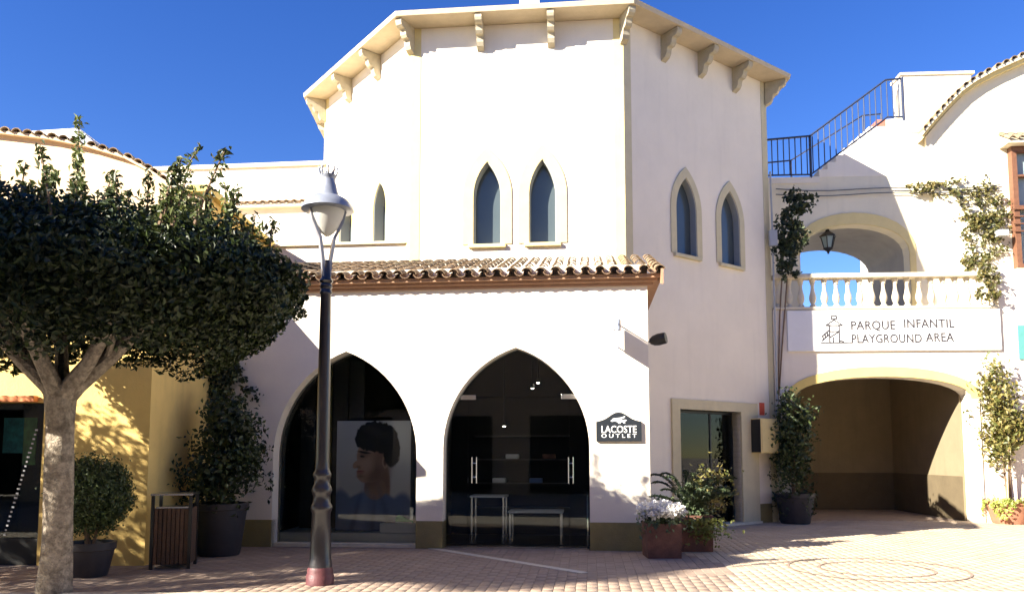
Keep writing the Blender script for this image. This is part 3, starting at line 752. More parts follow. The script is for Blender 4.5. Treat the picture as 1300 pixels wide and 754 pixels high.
# fire sign, meter cabinet, junction box and pipe near the tower corner
u, z = px2(FR, 967, 519); tag(part('fire_sign', MB().fbox(FR, u-.09, u+.09, .002, .012, z-.14, z+.14), 'red_sign', None), 'small red fire notice above the meter cabinet', 'sign')
u0, z0 = px2(FR, 957, 575, .1); u1, z1 = px2(FR, 978, 532, .1)
mc = thing('meter_cabinet', 'cream metal meter cabinet on the tower wall beside the dark pot', 'cabinet', FR.p(u0, 0, z0), FR.a)
part('housing', MB().fbox(FR, u0, u1+.02, .032, .30, z0, z1), 'trim_pale', mc, bevel=.01)
part('door', MB().fbox(FR, u0+.03, u1-.01, .302, .315, z0+.04, z1-.04), 'trim_pale', mc)
part('shaded_side', MB().fbox(FR, u0-.008, u0-.001, .05, .29, z0+.02, z1-.02), 'black_metal', mc)  # black sheet colours in the shaded left side of the cabinet
part('lock', MB().fbox(FR, u1-.07, u1-.05, .316, .325, (z0+z1)/2-.03, (z0+z1)/2+.03), 'steel', mc)
FD = FBR
u, z = .02, px2(FR, 980, 306)[1]
jb = thing('junction_box', 'grey electric box with a conduit running down the tower corner', 'electric box', D_.to_3d()+Vector((.02, -.1, z)), aB)
part('housing', MB().fbox(FBR, -.06, .12, .10, .22, z-.19, z+.19), 'grey_box', jb, bevel=.01)
cnd = MB(); cnd.tube([FBR.p(.03, .12, .6), FBR.p(.03, .12, z-.19)], .022); cnd.tube([FBR.p(.03, .12, z+.19), FBR.p(.02, .12, z+1.6)], .022); part('conduit', cnd, 'grey_box', jb, True)

# ============================================================ STREET LAMP
lb = ground(406, 741); K = lb.y/ (FPX)                               # metres per pixel at the lamp
def lz(py): return at_depth(413, py, lb.y).z
lamp = thing('street_lamp', 'dark iron street lamp with crowned bell shade and frosted cone glass', 'street lamp', lb)
m_ = MB(); m_.lathe([(.165, 0), (.165, .10), (.15, .13), (.155, .16), (.14, .20)], lb, 12); part('foot', m_, 'lamp_base', lamp, True)
z1 = lz(640)
prof = [(.14, .20), (.135, .26), (.125, .30), (.118, .55), (.108, z1-.10), (.122, z1-.07), (.128, z1-.04), (.122, z1-.01), (.104, z1+.02), (.098, z1+.10), (.112, z1+.13), (.120, z1+.17), (.108, z1+.21), (.092, z1+.24), (.090, z1+.30), (.105, z1+.33), (.108, z1+.36), (.092, z1+.39), (.082, z1+.42), (.080, z1+.50)]
m_ = MB(); m_.lathe(prof, lb, 16); part('pedestal', m_, 'lamp_iron', lamp, True)
z2 = lz(362)
prof = [(.080, z1+.5), (.068, z2-.5), (.062, z2-.12), (.076, z2-.10), (.072, z2-.07), (.060, z2-.05), (.075, z2-.03), (.075, z2), (.060, z2+.02), (.085, z2+.05), (.06, z2+.09), (.055, z2+.25), (.05, z2+.30)]
m_ = MB(); m_.lathe(prof, lb, 16); part('pole', m_, 'lamp_iron', lamp, True)
zr, ztop = lz(262), lz(212)
for s in (-1, 1):
    a = Vector((math.cos(R(25)), math.sin(R(25)), 0))*s; pts = []
    for t, rr, zz in ((0, .03, z2+.10), (.2, .045, z2+.30), (.5, .085, z2+.58), (.8, .17, zr-.20), (1, .225, zr+.02)):
        pts.append(lb + a*rr + Vector((0, 0, zz)))
    m_ = MB(); nn = Vector((-a.y, a.x, 0))
    rings = []
    for i, p in enumerate(pts):
        w_ = .045; th = .018; rings.append([p+nn*w_+a*th, p-nn*w_+a*th, p-nn*w_-a*th, p+nn*w_-a*th])
    m_.loft(rings); part('yoke_arm', m_, 'lamp_head', lamp)
m_ = MB(); m_.lathe([(.30, zr-.055), (.315, zr-.05), (.30, zr+.0), (.255, zr+.065), (.20, zr+.10), (.15, zr+.12), (.125, zr+.17), (.105, zr+.25), (.085, zr+.32), (.085, zr+.35), (.10, zr+.37), (.10, zr+.385), (.08, zr+.385)], lb, 28); part('shade', m_, 'lamp_head', lamp, True)
cr = MB()
for q in range(9):
    a = 2*math.pi*q/9; e = Vector((math.cos(a), math.sin(a), 0))
    cr.tube([lb+e*.092+Vector((0, 0, zr+.38)), lb+e*.115+Vector((0, 0, zr+.44)), lb+e*.105+Vector((0, 0, zr+.475))], [.016, .012, .016], 6)
part('crown', cr, 'lamp_head', lamp, True)
m_ = MB(); m_.lathe([(.20, zr-.03), (.205, zr-.06), (.18, zr-.15), (.13, zr-.26), (.08, zr-.33), (.03, zr-.37), (.005, zr-.375)], lb, 24); part('globe', m_, 'opal', lamp, True)

# ============================================================ TREES
def limb_tube(m_, pts, r0, r1, n=9):
    k = len(pts); m_.tube(pts, [r0+(r1-r0)*i/(k-1) for i in range(k)], n)
def parasol_tree(label, base, rx, ry, zb, ztp, nl, shoots, seed, oy=0.0):
    r = np.random.default_rng(seed); rd = random.Random(seed)
    t = thing('ficus_tree', label, 'tree', base)
    m_ = MB(); b = Vector(base); fork = 2.28
    rings = []
    for i in range(13):
        f = i/12; z = f*fork; rad = .03*(1-f)**6+.152-.012*f + (.03*max(0, f-.85)/.15)
        rings.append([b+Vector((.03*math.sin(f*4)+rad*(1+.07*math.sin(3*a+f*5)+.05*math.sin(5*a-f*9))*math.cos(a), rad*(1+.07*math.sin(3*a+f*5)+.05*math.sin(5*a-f*9))*math.sin(a), z)) for a in [2*math.pi*j/18 for j in range(18)]])
    m_.loft(rings); part('trunk', m_, 'bark', t, True)
    top = b+Vector((0, 0, fork-.08))
    tips = []
    for q in range(7):
        a = 2*math.pi*(q+.25*rd.random())/7; rr = rd.uniform(.55, .75)
        e = Vector((math.cos(a)*rx*rr, math.sin(a)*ry*rr, 0))
        p1 = top+e*.28+Vector((0, 0, .30+.1*rd.random())); p2 = top+e*.62+Vector((0, 0, .80+.2*rd.random())); p3 = top+e+Vector((0, 0, 1.15+.2*rd.random()))
        m_ = MB(); limb_tube(m_, [top-Vector((0, 0, .1)), top+e*.10+Vector((0, 0, .08)), p1, p2, p3], .12, .035)
        for w_ in range(3):
            a2 = a+rd.uniform(-1, 1); s0 = p1.lerp(p2, rd.random()); e2 = Vector((math.cos(a2)*.7, math.sin(a2)*.7, .6))
            limb_tube(m_, [s0, s0+e2*.5+Vector((0, 0, .1)), s0+e2], .04, .012, 6)
        part('limb', m_, 'bark', t, True)
    # crown: rounded, clipped slab, denser at its skin
    n = nl; C = []; N = []
    zc, hz = (zb+ztp)/2, (ztp-zb)/2; cy = base[1]+oy
    d = r.normal(0, 1, (n, 3)); d /= np.linalg.norm(d, axis=1)[:, None]
    ex = 2.9
    s = (np.abs(d[:, 0])**ex+np.abs(d[:, 1])**ex+np.abs(d[:, 2])**ex)**(-1/ex)
    az = np.arctan2(d[:, 1], d[:, 0])
    lump = 1+.05*np.sin(az*5+seed)+.035*np.sin(az*11+2+d[:, 2]*6)+.04*np.sin(d[:, 2]*9+az*3)
    depth = np.where(r.random(n) < .62, r.uniform(.90, 1.02, n), r.random(n)**.6*.95)
    dd = d*(s*lump*depth)[:, None]
    C = np.stack([base[0]+dd[:, 0]*rx, cy+dd[:, 1]*ry, zc+dd[:, 2]*hz*np.where(dd[:, 2] > 0, 1-.10*(dd[:, 0]**2+dd[:, 1]**2)**.5, 1.0)], 1)
    # the underside lifts towards the rim
    rim = np.clip((dd[:, 0]**2+dd[:, 1]**2)**.5, 0, 1)
    C[:, 2] += np.where(dd[:, 2] < 0, .30*rim**4, 0)
    # top is shaggy
    cav = (rim < .70) & (C[:, 2] < zb+.62*(1-rim**2)+.02)            # hollow underside where the limbs show
    C = C[~cav]; d = d[~cav]; dd = dd[~cav]
    tp = dd[:, 2] > .70; C[tp, 2] += np.minimum(r.gamma(1.1, .09, tp.sum()), .22)
    leaves('crown', C, d, .080, 'leaf', t, .50)
    # long shoots that escaped the shears
    for q, (sx, sy, L, lx) in enumerate(shoots):
        s0 = Vector((base[0]+sx, base[1]+sy, ztp-.35)); e = Vector((lx, rd.uniform(-.15, .15), 1)).normalized()
        pts = [s0+e*L*f+Vector((lx*.25*f*f*L, 0, 0)) for f in (0, .3, .6, 1)]
        m_ = MB(); limb_tube(m_, pts, .018, .006, 5); part('shoot', m_, 'twig', t)
        k = int(L*130); f = r.random(k); P = np.array([tuple(s0+e*L*x+Vector((lx*.25*x*x*L, 0, 0))) for x in f])
        P += r.normal(0, .045, (k, 3))*(1.25-f*.7)[:, None]
        Nn = r.normal(0, 1, (k, 3)); Nn[:, 2] = abs(Nn[:, 2])
        leaves('shoot_leaves', P, Nn, .085, 'leaf_shoot', t, .42)
    return t
tb = ground(66, 752)
kx = tb.y/FPX
rs = random.Random(4)
sh_ = [(rs.uniform(-2.4, 2.2), rs.uniform(-1.6, .8), rs.uniform(.42, .80), rs.uniform(-.25, .3)) for _ in range(60)] + [((72-72)*kx, .1, 1.75, -.02), ((150-72)*kx, .2, 1.5, .40), ((168-72)*kx, .1, 1.15, .35), ((58-72)*kx, .15, 1.3, .04), ((85-72)*kx, .15, 1.25, -.04), ((30-72)*kx, .1, 1.15, .0), ((40-72)*kx, -.1, 1.0, .05), ((100-72)*kx, .3, .95, .1), ((120-72)*kx, -.4, .8, -.15), ((205-72)*kx, 0, .8, .1), ((240-72)*kx, .2, .75, .05), ((272-72)*kx, 0, .85, .12), ((300-72)*kx, .1, .55, .1), ((330-72)*kx, 0, .5, .05), ((190-72)*kx, -.6, .6, -.1), ((20-72)*kx, .2, 1.0, -.1), ((5-72)*kx, -.1, 1.1, .1), ((60-72)*kx, -.5, .9, .15), ((225-72)*kx, -.4, .6, .2), ((262-72)*kx, .4, .6, -.1)]
parasol_tree('ficus tree with broad clipped dark crown growing beside the waste bin', (tb.x, tb.y, 0), 2.52, 1.62, 2.36, 4.05, 110000, sh_, 3, -.10)
parasol_tree('second clipped ficus tree of the row, farther from the lamp', (tb.x-6.0, tb.y-1.2, 0), 2.6, 2.2, 2.3, 4.3, 40000, [], 5)

# unseen pine added to the left, placed so its shade darkens the ficus crown
pc = Vector((tb.x, tb.y-.4, 0))+Vector((-math.sin(R(SUN_AZ)), -math.cos(R(SUN_AZ)), 0))*12.0 + Vector((math.cos(R(SUN_AZ)), -math.sin(R(SUN_AZ)), 0))*.2
pine = thing('added_shade_pine', 'added unseen pine left of the square that shades the ficus crown', 'tree', pc)
zc_ = 3.1+12.0*math.tan(R(SUN_EL))
m_ = MB(); limb_tube(m_, [pc, pc+Vector((.1, 0, 3)), pc+Vector((-.05, .1, 6)), pc+Vector((0, 0, zc_-.6))], .24, .13); part('trunk', m_, 'bark', pine, True)
for q in range(7):
    a = q*.9; e = Vector((math.cos(a), math.sin(a), 0)); m_ = MB(); limb_tube(m_, [pc+Vector((0, 0, zc_-1.4+.1*q)), pc+e*1.0+Vector((0, 0, zc_-.6)), pc+e*2.1+Vector((0, 0, zc_))], .08, .02, 7); part('limb', m_, 'bark', pine, True)
d = rng.normal(0, 1, (26000, 3)); d /= np.linalg.norm(d, axis=1)[:, None]; rr = rng.random(26000)**.4*(1+.12*np.sin(np.arctan2(d[:, 1], d[:, 0])*7))
leaves('crown', np.array(tuple(pc))+np.array([0, 0, zc_])+d*rr[:, None]*np.array([1.9, 1.9, .8]), d, .12, 'leaf_dark', pine, .4)

# ============================================================ LEFT YELLOW BUILDING
lc = ground(183, 717)
FLB = Frame((lc.x, lc.y), 0.0)                                   # front of the low wing
YG = 1.65; FLG = Frame((lc.x, lc.y+YG), 0.0)                     # gable set back behind the wing
lbld = thing('yellow_building', 'yellow walled building with clay tiled roof behind the ficus tree', 'building', FLB.p(-3, 0, 0))
ZW0, ZW1 = 3.35, 4.60                                            # wing roof, front and back
wx0, wx1 = FLB.uz(-60, 600)[0], FLB.uz(52, 600)[0]; wz1 = FLB.uz(20, 510)[1]
lw = MB(); lw.wall(FLB, [(0, -.05), (0, ZW0), (-6.5, ZW0), (-6.5, -.05), (wx0, -.05), (wx0, wz1), (wx1, wz1), (wx1, -.05)][::-1], [], -.35, 0)
part('front_wall', lw, 'yellow_wall', lbld)
FLS = Frame((lc.x, lc.y+.35), math.pi/2)                         # side wall, facing the shop
zle = FLG.uz(222, 242)[1]
sw_ = MB(); sw_.wall(FLS, [(0.002, -.05), (8.2, -.05), (8.2, zle-.05), (YG-.35, zle-.05), (YG-.35, ZW1), (.002, ZW0+.2)], [], -.3, 0); part('side_wall', sw_, 'yellow_wall', lbld)
wr_ = MB(); wr_.hexa([FLB.p(-6.5, .12, ZW0-.02), FLB.p(.10, .12, ZW0-.02), FLB.p(.10, -YG, ZW1), FLB.p(-6.5, -YG, ZW1)], [FLB.p(-6.5, .12, ZW0+.08), FLB.p(.10, .12, ZW0+.08), FLB.p(.10, -YG, ZW1+.10), FLB.p(-6.5, -YG, ZW1+.10)])
part('wing_roof', wr_, 'rooftile_old', lbld)
part('eave_band', MB().fbox(FLS, YG-.45, 8.3, -.25, .10, zle-.045, zle+.07), 'yellow_trim', lbld)
gz = lambda px, py: FLG.uz(px, py, .10)
verge = [gz(-260, 140), gz(-70, 157), gz(0, 164), gz(60, 171), gz(110, 181), gz(157, 195), gz(190, 213), gz(222, 236)]
gw_ = MB(); k_ = [(u, z-.06) for u, z in verge[:-1]]+[(0, zle-.06)]
gw_.wall(FLG, [(0, ZW1-.3), (k_[0][0], ZW1-.3)]+k_, [], -.3, 0); part('gable_wall', gw_, 'peach_wall', lbld)
vt = tile_mesh('roof_tile', .36, .085, .07, 'rooftile', .014, 5)
lr = MB()
for i in range(len(verge)-1):
    (u0, z0), (u1, z1) = verge[i], verge[i+1]
    lr.hexa([FLG.p(u0, .10, z0-.07), FLG.p(u1, .10, z1-.07), FLG.p(u1, -7, z1-.07), FLG.p(u0, -7, z0-.07)], [FLG.p(u0, .10, z0-.02), FLG.p(u1, .10, z1-.02), FLG.p(u1, -7, z1-.02), FLG.p(u0, -7, z0-.02)])
lroof = part('roof', lr, 'peach_wall', lbld)
for i in range(len(verge)-1):
    (u0, z0), (u1, z1) = verge[i], verge[i+1]; L = math.hypot(u1-u0, z1-z0); q = .1
    while q < L:
        u, z = u0+(u1-u0)*q/L, z0+(z1-z0)*q/L
        for rr in range(2):
            M = Matrix.Translation(FLG.p(u, .14-.3*rr, z-.03)) @ Matrix.Rotation(math.atan2(z0-z1, u1-u0), 4, 'Y') @ Matrix.Rotation(random.uniform(-.05, .05), 4, 'Z')
            piece('roof_tile', vt, M, lroof)
        q += .19
# attic box on the roof
ab = at_depth(90, 182, 14.5)
axb = MB(); axb.hexa([(ab.x-.75, 14.2, 5.4), (ab.x+.30, 14.2, 5.4), (ab.x+.30, 15.2, 5.4), (ab.x-.75, 15.2, 5.4)], [(ab.x-.75, 14.2, ab.z+.1), (ab.x+.30, 14.2, ab.z+.17), (ab.x+.30, 15.2, ab.z+.17), (ab.x-.75, 15.2, ab.z+.1)])
part('roof_hatch', axb, 'display_white', lbld)
part('hatch_flashing', MB().hexa([(ab.x+.302, 14.15, ab.z-.30), (ab.x+.72, 14.15, ab.z-.32), (ab.x+.72, 15.2, ab.z-.32), (ab.x+.302, 15.2, ab.z-.30)], [(ab.x+.302, 14.15, ab.z+.16), (ab.x+.72, 14.15, ab.z-.20), (ab.x+.72, 15.2, ab.z-.20), (ab.x+.302, 15.2, ab.z+.16)]), 'zinc', lbld)
# its shop window with prints
lwn = part('shop_window', MB().fbox(FLB, wx0, wx1, -.30, -.05, -.03, .35), 'darkroom', lbld)
part('pane', MB().fbox(FLB, wx0, wx1, -.16, -.145, .352, wz1), 'glass', lwn)
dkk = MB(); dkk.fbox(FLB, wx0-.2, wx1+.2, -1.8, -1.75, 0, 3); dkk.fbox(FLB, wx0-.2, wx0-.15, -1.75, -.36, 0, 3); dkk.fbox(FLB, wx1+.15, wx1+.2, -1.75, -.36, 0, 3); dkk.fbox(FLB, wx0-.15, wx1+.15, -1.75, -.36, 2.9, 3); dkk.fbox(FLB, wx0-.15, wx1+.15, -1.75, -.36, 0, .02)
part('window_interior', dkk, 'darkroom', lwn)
u0, z0 = FLB.uz(8, 600, -.5); u1, z1 = FLB.uz(47, 530, -.5)
tag(part('window_banner', MB().fbox(FLB, u0+.22, u1, -.52, -.5, FLB.uz(30, 590, -.5)[1], z1), 'print_green', None), 'green printed banner hanging in the yellow building window', 'banner')
tag(part('window_banner', MB().fbox(FLB, u0-.1, u0+.19, -.56, -.54, FLB.uz(30, 575, -.5)[1], z1), 'print_teal', None), 'teal printed banner hanging in the yellow building window', 'banner')
tag(part('awning_board', MB().fbox(FLB, wx0, FLB.uz(44, 505, .1)[0], .01, .12, FLB.uz(20, 510, .1)[1], FLB.uz(20, 502, .1)[1]), 'orange_board', None, bevel=.006), 'orange board over the yellow building shop window', 'board')
# lettering strip running diagonally across that window
a0, a1 = FLB.uz(2, 690, -.14), FLB.uz(48, 540, -.14)
ds = MB()
for q in range(26):
    f = q/26; u = a0[0]+(a1[0]-a0[0])*f; z = a0[1]+(a1[1]-a0[1])*f; s_ = random.uniform(.012, .022)
    ds.fbox(FLB, u-s_, u+s_, -.143, -.140, z-.012, z+.012)
part('window_lettering', ds, 'poster_bg', lwn)['kind'] = 'stuff'

# ============================================================ BRIDGE / PASSAGE
URB = FBR.uz(1650, 600)[0]
brg = thing('bridge_passage', 'cream bridge with balustrade and sign over a low arched passage', 'bridge', FBR.p(2.6, 0, 0), aB)
al, ar = FBR.uz(1012, 600)[0], FBR.uz(1238, 600)[0]; azt, azs = FBR.uz(1125, 478)[1], FBR.uz(1240, 506)[1]
ZFL = FBR.uz(1130, 392)[1]; ZRB = FBR.uz(1130, 346.5)[1]
PA = seg_arch((al+ar)/2, (ar-al)/2, azs, azt, 18)
bwm = MB(); bwm.wall(FBR, notch(.02, URB, ZFL, [PA]), [], -.45, 0); part('front_wall', bwm, 'stucco', brg)
innr = seg_arch((al+ar)/2, (ar-al)/2, azs, azt, 18)[1:-1]; out_ = seg_arch((al+ar)/2, (ar-al)/2+.20, azs, azt+.23, 18)[1:-1]
part('arch_trim', MB().ringband(FBR, innr, out_, -.02, .03), 'yellow_trim', brg)
jm = MB(); jm.fbox(FBR, ar-.001, ar+.16, -.44, .028, 0, azs); part('jamb', jm, 'stucco', brg)
# passage inside
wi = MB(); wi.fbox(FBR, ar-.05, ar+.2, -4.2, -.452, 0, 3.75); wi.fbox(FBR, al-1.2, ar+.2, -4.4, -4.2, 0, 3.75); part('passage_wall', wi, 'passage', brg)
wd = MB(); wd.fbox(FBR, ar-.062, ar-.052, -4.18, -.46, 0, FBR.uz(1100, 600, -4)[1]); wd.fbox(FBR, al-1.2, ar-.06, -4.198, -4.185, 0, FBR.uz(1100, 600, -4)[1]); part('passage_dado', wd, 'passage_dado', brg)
slb = MB(); slb.fbox(FBR, .02, URB, -4.4, -.452, 3.76, ZFL); part('deck', slb, 'stucco_back', brg)
# sign band
su0, su1 = FBR.uz(1000, 420, .06)[0], FBR.uz(1271, 420, .06)[0]
szb, szt = FBR.uz(1130, 445, .06)[1], FBR.uz(1130, 393, .06)[1]
psn = thing('playground_sign', 'white board reading PARQUE INFANTIL PLAYGROUND AREA below the balustrade', 'sign', FBR.p((su0+su1)/2, 0, szb), aB)
part('board', MB().fbox(FBR, su0, su1, .002, .06, szb, szt-.004), 'sign_white', psn, bevel=.008)
for txt, py, xl, xr in (('PARQUE', 413.3, 1080, 1136), ('INFANTIL', 411.2, 1147, 1211), ('PLAYGROUND', 430.3, 1081, 1170), ('AREA', 428.6, 1175, 1211)):
    uu0, zz = FBR.uz(xl, py, .06); uu1, zz2 = FBR.uz(xr, py, .06)
    part('lettering', text_mb(txt, .285, FBR, (uu0+uu1)/2, .063, (zz+zz2)/2, .003, 1.05, width=uu1-uu0, boost=.004), 'lettering_grey', psn)
ic = MB(); iu, iz = FBR.uz(1059, 435, .06)
def bar(x0, z0, x1, z1, t=.026):
    d_ = Vector((x1-x0, z1-z0)); nn = Vector((-d_.y, d_.x)).normalized()*t/2
    ic.prism(FBR, [(iu+x0-nn.x, iz+z0-nn.y), (iu+x1-nn.x, iz+z1-nn.y), (iu+x1+nn.x, iz+z1+nn.y), (iu+x0+nn.x, iz+z0+nn.y)], .0605, .066)
for q in ((-.30, 0, .40, 0), (-.10, 0, -.10, .42), (.12, 0, .12, .42), (-.18, .40, .20, .40), (-.18, .40, .01, .53), (.20, .40, .01, .53), (-.05, .55, -.05, .62), (.07, .55, .07, .62), (-.05, .55, .07, .55), (-.05, .62, .07, .62), (-.28, .04, -.10, .20), (-.28, .14, -.10, .30), (-.25, .06, -.25, .16), (-.20, .11, -.20, .21), (-.15, .15, -.15, .26), (-.10, .26, .12, .26), (-.10, .12, .12, .26), (.12, .05, .22, .02), (-.02, 0, -.02, .13)): bar(*q)
part('emblem', ic, 'lettering_grey', psn)
# balustrade
bl = thing('balustrade', 'pale stone balustrade with turned balusters on the bridge', 'balustrade', FBR.p(2.6, -.1, ZFL), aB)
ub = FBR.uz(1266, 360)[0]
part('handrail', MB().fbox(FBR, .05, ub, -.24, .06, ZRB-.11, ZRB), 'stone', bl, bevel=.02)
part('base_rail', MB().fbox(FBR, .05, ub, -.22, .04, ZFL+.002, ZFL+.06), 'stone', bl, bevel=.01)
hB = ZRB-.11-(ZFL+.06)
bp = [(.075, 0), (.075, .07), (.05, .10), (.045, .13), (.07, .22), (.085, .32), (.075, .42), (.05, .56), (.038, .70), (.04, .80), (.058, .83), (.05, .87), (.07, .92), (.07, 1.0)]
m_ = MB(); m_.lathe([(r, z*hB) for r, z in bp], n=10); bme = mesh_of('baluster', m_, 'stone', True)
u = FBR.uz(988, 365)[0]; stp = FBR.uz(1046, 365)[0]-FBR.uz(1031, 365)[0]
while u < ub-.05:
    piece('baluster', bme, FBR.mat(u, -.09, ZFL+.06), bl); u += stp
part('end_wall', MB().fbox(FBR, ub+.002, URB, -.4, 0, ZFL, ZRB), 'stucco', brg)
# upper wall with the second arch, stair slope and gable
bl_, br_ = FUP.uz(1016, 330)[0], FUP.uz(1155, 330)[0]; bzt = FUP.uz(1085, 285)[1]; bzs = FUP.uz(1150, 322)[1]
BA = seg_arch((bl_+br_)/2, (br_-bl_)/2, bzs, bzt, 16, ZFL)
s0, s1, s2 = FUP.uz(1040, 224), FUP.uz(1124, 152), FUP.uz(1146, 150)
wt = FUP.uz(1146, 97)[1]; ur2 = FUP.uz(1680, 200)[0]
ul2 = FUP.uz(978, 230)[0]-.3
upo = [(ul2, ZFL+.001)]+[(BA[-1][0], ZFL+.001)]+BA[::-1][1:-1]+[(BA[0][0], ZFL+.001)]+[(ur2, ZFL+.001), (ur2, wt-.2), (s2[0], wt-.2), s2, s1, s0, (ul2, s0[1]-.02)]
uw = MB(); uw.wall(FUP, upo, [], -.35, 0)
upb = thing('stair_building', 'cream building with outside stair and tiled gable beside the tower', 'building', FUP.p(2, 0, ZFL), aB)
part('front_wall', uw, 'cream_wall', upb)
inn2 = BA[1:-1]; oo2 = seg_arch((bl_+br_)/2, (br_-bl_)/2+.16, bzs, bzt+.30, 16)[1:-1]
part('arch_trim', MB().ringband(FUP, inn2, oo2, -.02, .03), 'trim_pale', upb)
jj = MB(); jj.fbox(FUP, br_, br_+.15, -.02, .028, ZFL+.002, bzs); part('jamb', jj, 'trim_pale', upb)
# vault behind the arch
vt_ = MB(); D2 = -2.6
vt_.loft([[FUP.p(u, v, z) for u, z in BA] for v in (-.352, D2)], cap=False, closed=False)
vt_.loft([[FUP.p((bl_+br_)/2+(u-(bl_+br_)/2)*1.06, v, z+.12) for u, z in BA] for v in (-.352, D2)], cap=False, closed=False)
part('vault', vt_, 'vault_grey', upb, True)
# coping box at the stair head
part('stair_head_wall', MB().fbox(FUP, s2[0], FUP.uz(1232, 97)[0], -.5, .02, s2[1]-.4, wt), 'stucco', upb)
part('coping', MB().fbox(FUP, s2[0]-.04, FUP.uz(1236, 97)[0], -.55, .06, wt, wt+.07), 'stone', upb)
ns = 8
for q in range(ns):
    f0, f1 = q/ns, (q+1)/ns
    part('step', MB().fbox(FUP, s0[0]+(s1[0]-s0[0])*f0, s1[0], -1.6, .006-.0005*q, s0[1]+(s1[1]-s0[1])*f0-.02, s0[1]+(s1[1]-s0[1])*f1), 'stucco' if q < ns-1 else 'red_brick', upb)
part('landing', MB().fbox(FUP, ul2, s0[0], -1.6, .03, s0[1]-.18, s0[1]-.021), 'stucco_back', upb)
# gable verge of the right part
vg = [FUP.uz(*q, .35) for q in ((1172, 165), (1187, 147), (1205, 127), (1222, 110), (1240, 97), (1262, 85), (1300, 68), (1380, 36), (1500, -6), (1660, -40))]
gw = MB(); k_ = [(u+.15, z-.10) for u, z in vg]
gw.wall(FUP, [(k_[0][0]+.5, ZFL+.003)] + [(k_[-1][0], ZFL+.003)] + k_[::-1], [], .003, .12); part('gable_wall', gw, 'cream_wall', upb)
vm = MB(); vm2 = MB()
for i in range(len(vg)-1):
    (u0, z0), (u1, z1) = vg[i], vg[i+1]
    for (mb_, v1, dz0, dz1) in ((vm, .35, -.11, -.03), (vm2, .26, -.22, -.112)):
        mb_.hexa([FUP.p(u0, v1, z0+dz0), FUP.p(u1, v1, z1+dz0), FUP.p(u1, -3, z1+dz0), FUP.p(u0, -3, z0+dz0)], [FUP.p(u0, v1, z0+dz1), FUP.p(u1, v1, z1+dz1), FUP.p(u1, -3, z1+dz1), FUP.p(u0, -3, z0+dz1)])
rroof = part('roof', vm, 'stone', upb); part('verge_moulding', vm2, 'trim_pale', upb)
for i in range(len(vg)-1):
    (u0, z0), (u1, z1) = vg[i], vg[i+1]; L = math.hypot(u1-u0, z1-z0); q = .1
    while q < L:
        u, z = u0+(u1-u0)*q/L, z0+(z1-z0)*q/L
        M = Matrix.Translation(FUP.p(u, .40, z-.03)) @ Matrix.Rotation(aB, 4, 'Z') @ Matrix.Rotation(-math.atan2(z1-z0, u1-u0), 4, 'Y') @ Matrix.Rotation(random.uniform(-.06, .06), 4, 'Z')
        piece('roof_tile', vt, M, rroof); q += .22
# wooden bay window at the right edge
wa, wb = FUP.uz(1287, 250, .3)[0], FUP.uz(1345, 250, .3)[0]; wz0, wz1 = FUP.uz(1292, 341, .3)[1], FUP.uz(1292, 186, .3)[1]
bay = part('window', MB().fbox(FUP, wa-.05, wb+.05, .125, .36, wz0-.08, wz0), 'stone', upb, bevel=.01)
fm = MB()
for a, b_, z0, z1 in ((wa, wa+.12, wz0+.001, wz1), (wb-.12, wb, wz0+.001, wz1), (wa+.121, wb-.121, wz1-.14, wz1-.001), (wa+.121, wb-.121, wz0+.001, wz0+.12), ((wa+wb)/2-.05, (wa+wb)/2+.05, wz0+.121, wz1-.141), (wa+.122, wb-.122, (wz0+wz1)/2-.04, (wz0+wz1)/2+.04), (wa+.122, wb-.122, wz0+(wz1-wz0)*.75, wz0+(wz1-wz0)*.75+.05)):
    fm.fbox(FUP, a, b_, .125, .31, z0, z1)
part('frame', fm, 'window_wood', bay)
part('pane', MB().fbox(FUP, wa+.1, wb-.1, .15, .16, wz0+.1, wz1-.1), 'far_glass', bay)
gr = MB()
for z in (wz0+(wz1-wz0)*.36, wz0+(wz1-wz0)*.42, wz0+(wz1-wz0)*.48, wz0+(wz1-wz0)*.3): gr.tube([FUP.p(wa-.06, .34, z), FUP.p(wb+.06, .34, z)], .02, 6)
part('bar', gr, 'window_wood', bay)
cz0 = FUP.uz(1285, 181, .5)[1]
can = part('window_canopy', MB().hexa([FUP.p(wa-.2, .12, cz0-.02), FUP.p(wb+.2, .12, cz0-.02), FUP.p(wb+.2, .55, cz0-.02), FUP.p(wa-.2, .55, cz0-.02)], [FUP.p(wa-.2, .12, cz0+.32), FUP.p(wb+.2, .12, cz0+.32), FUP.p(wb+.2, .55, cz0+.05), FUP.p(wa-.2, .55, cz0+.05)]), 'stone', upb)
for q in range(8):
    for rr in range(2): piece('roof_tile', vt, FUP.mat(wa-.12+q*.22, .60-.27*rr, cz0+.06+.17*rr) @ Matrix.Rotation(.55, 4, 'X'), can)
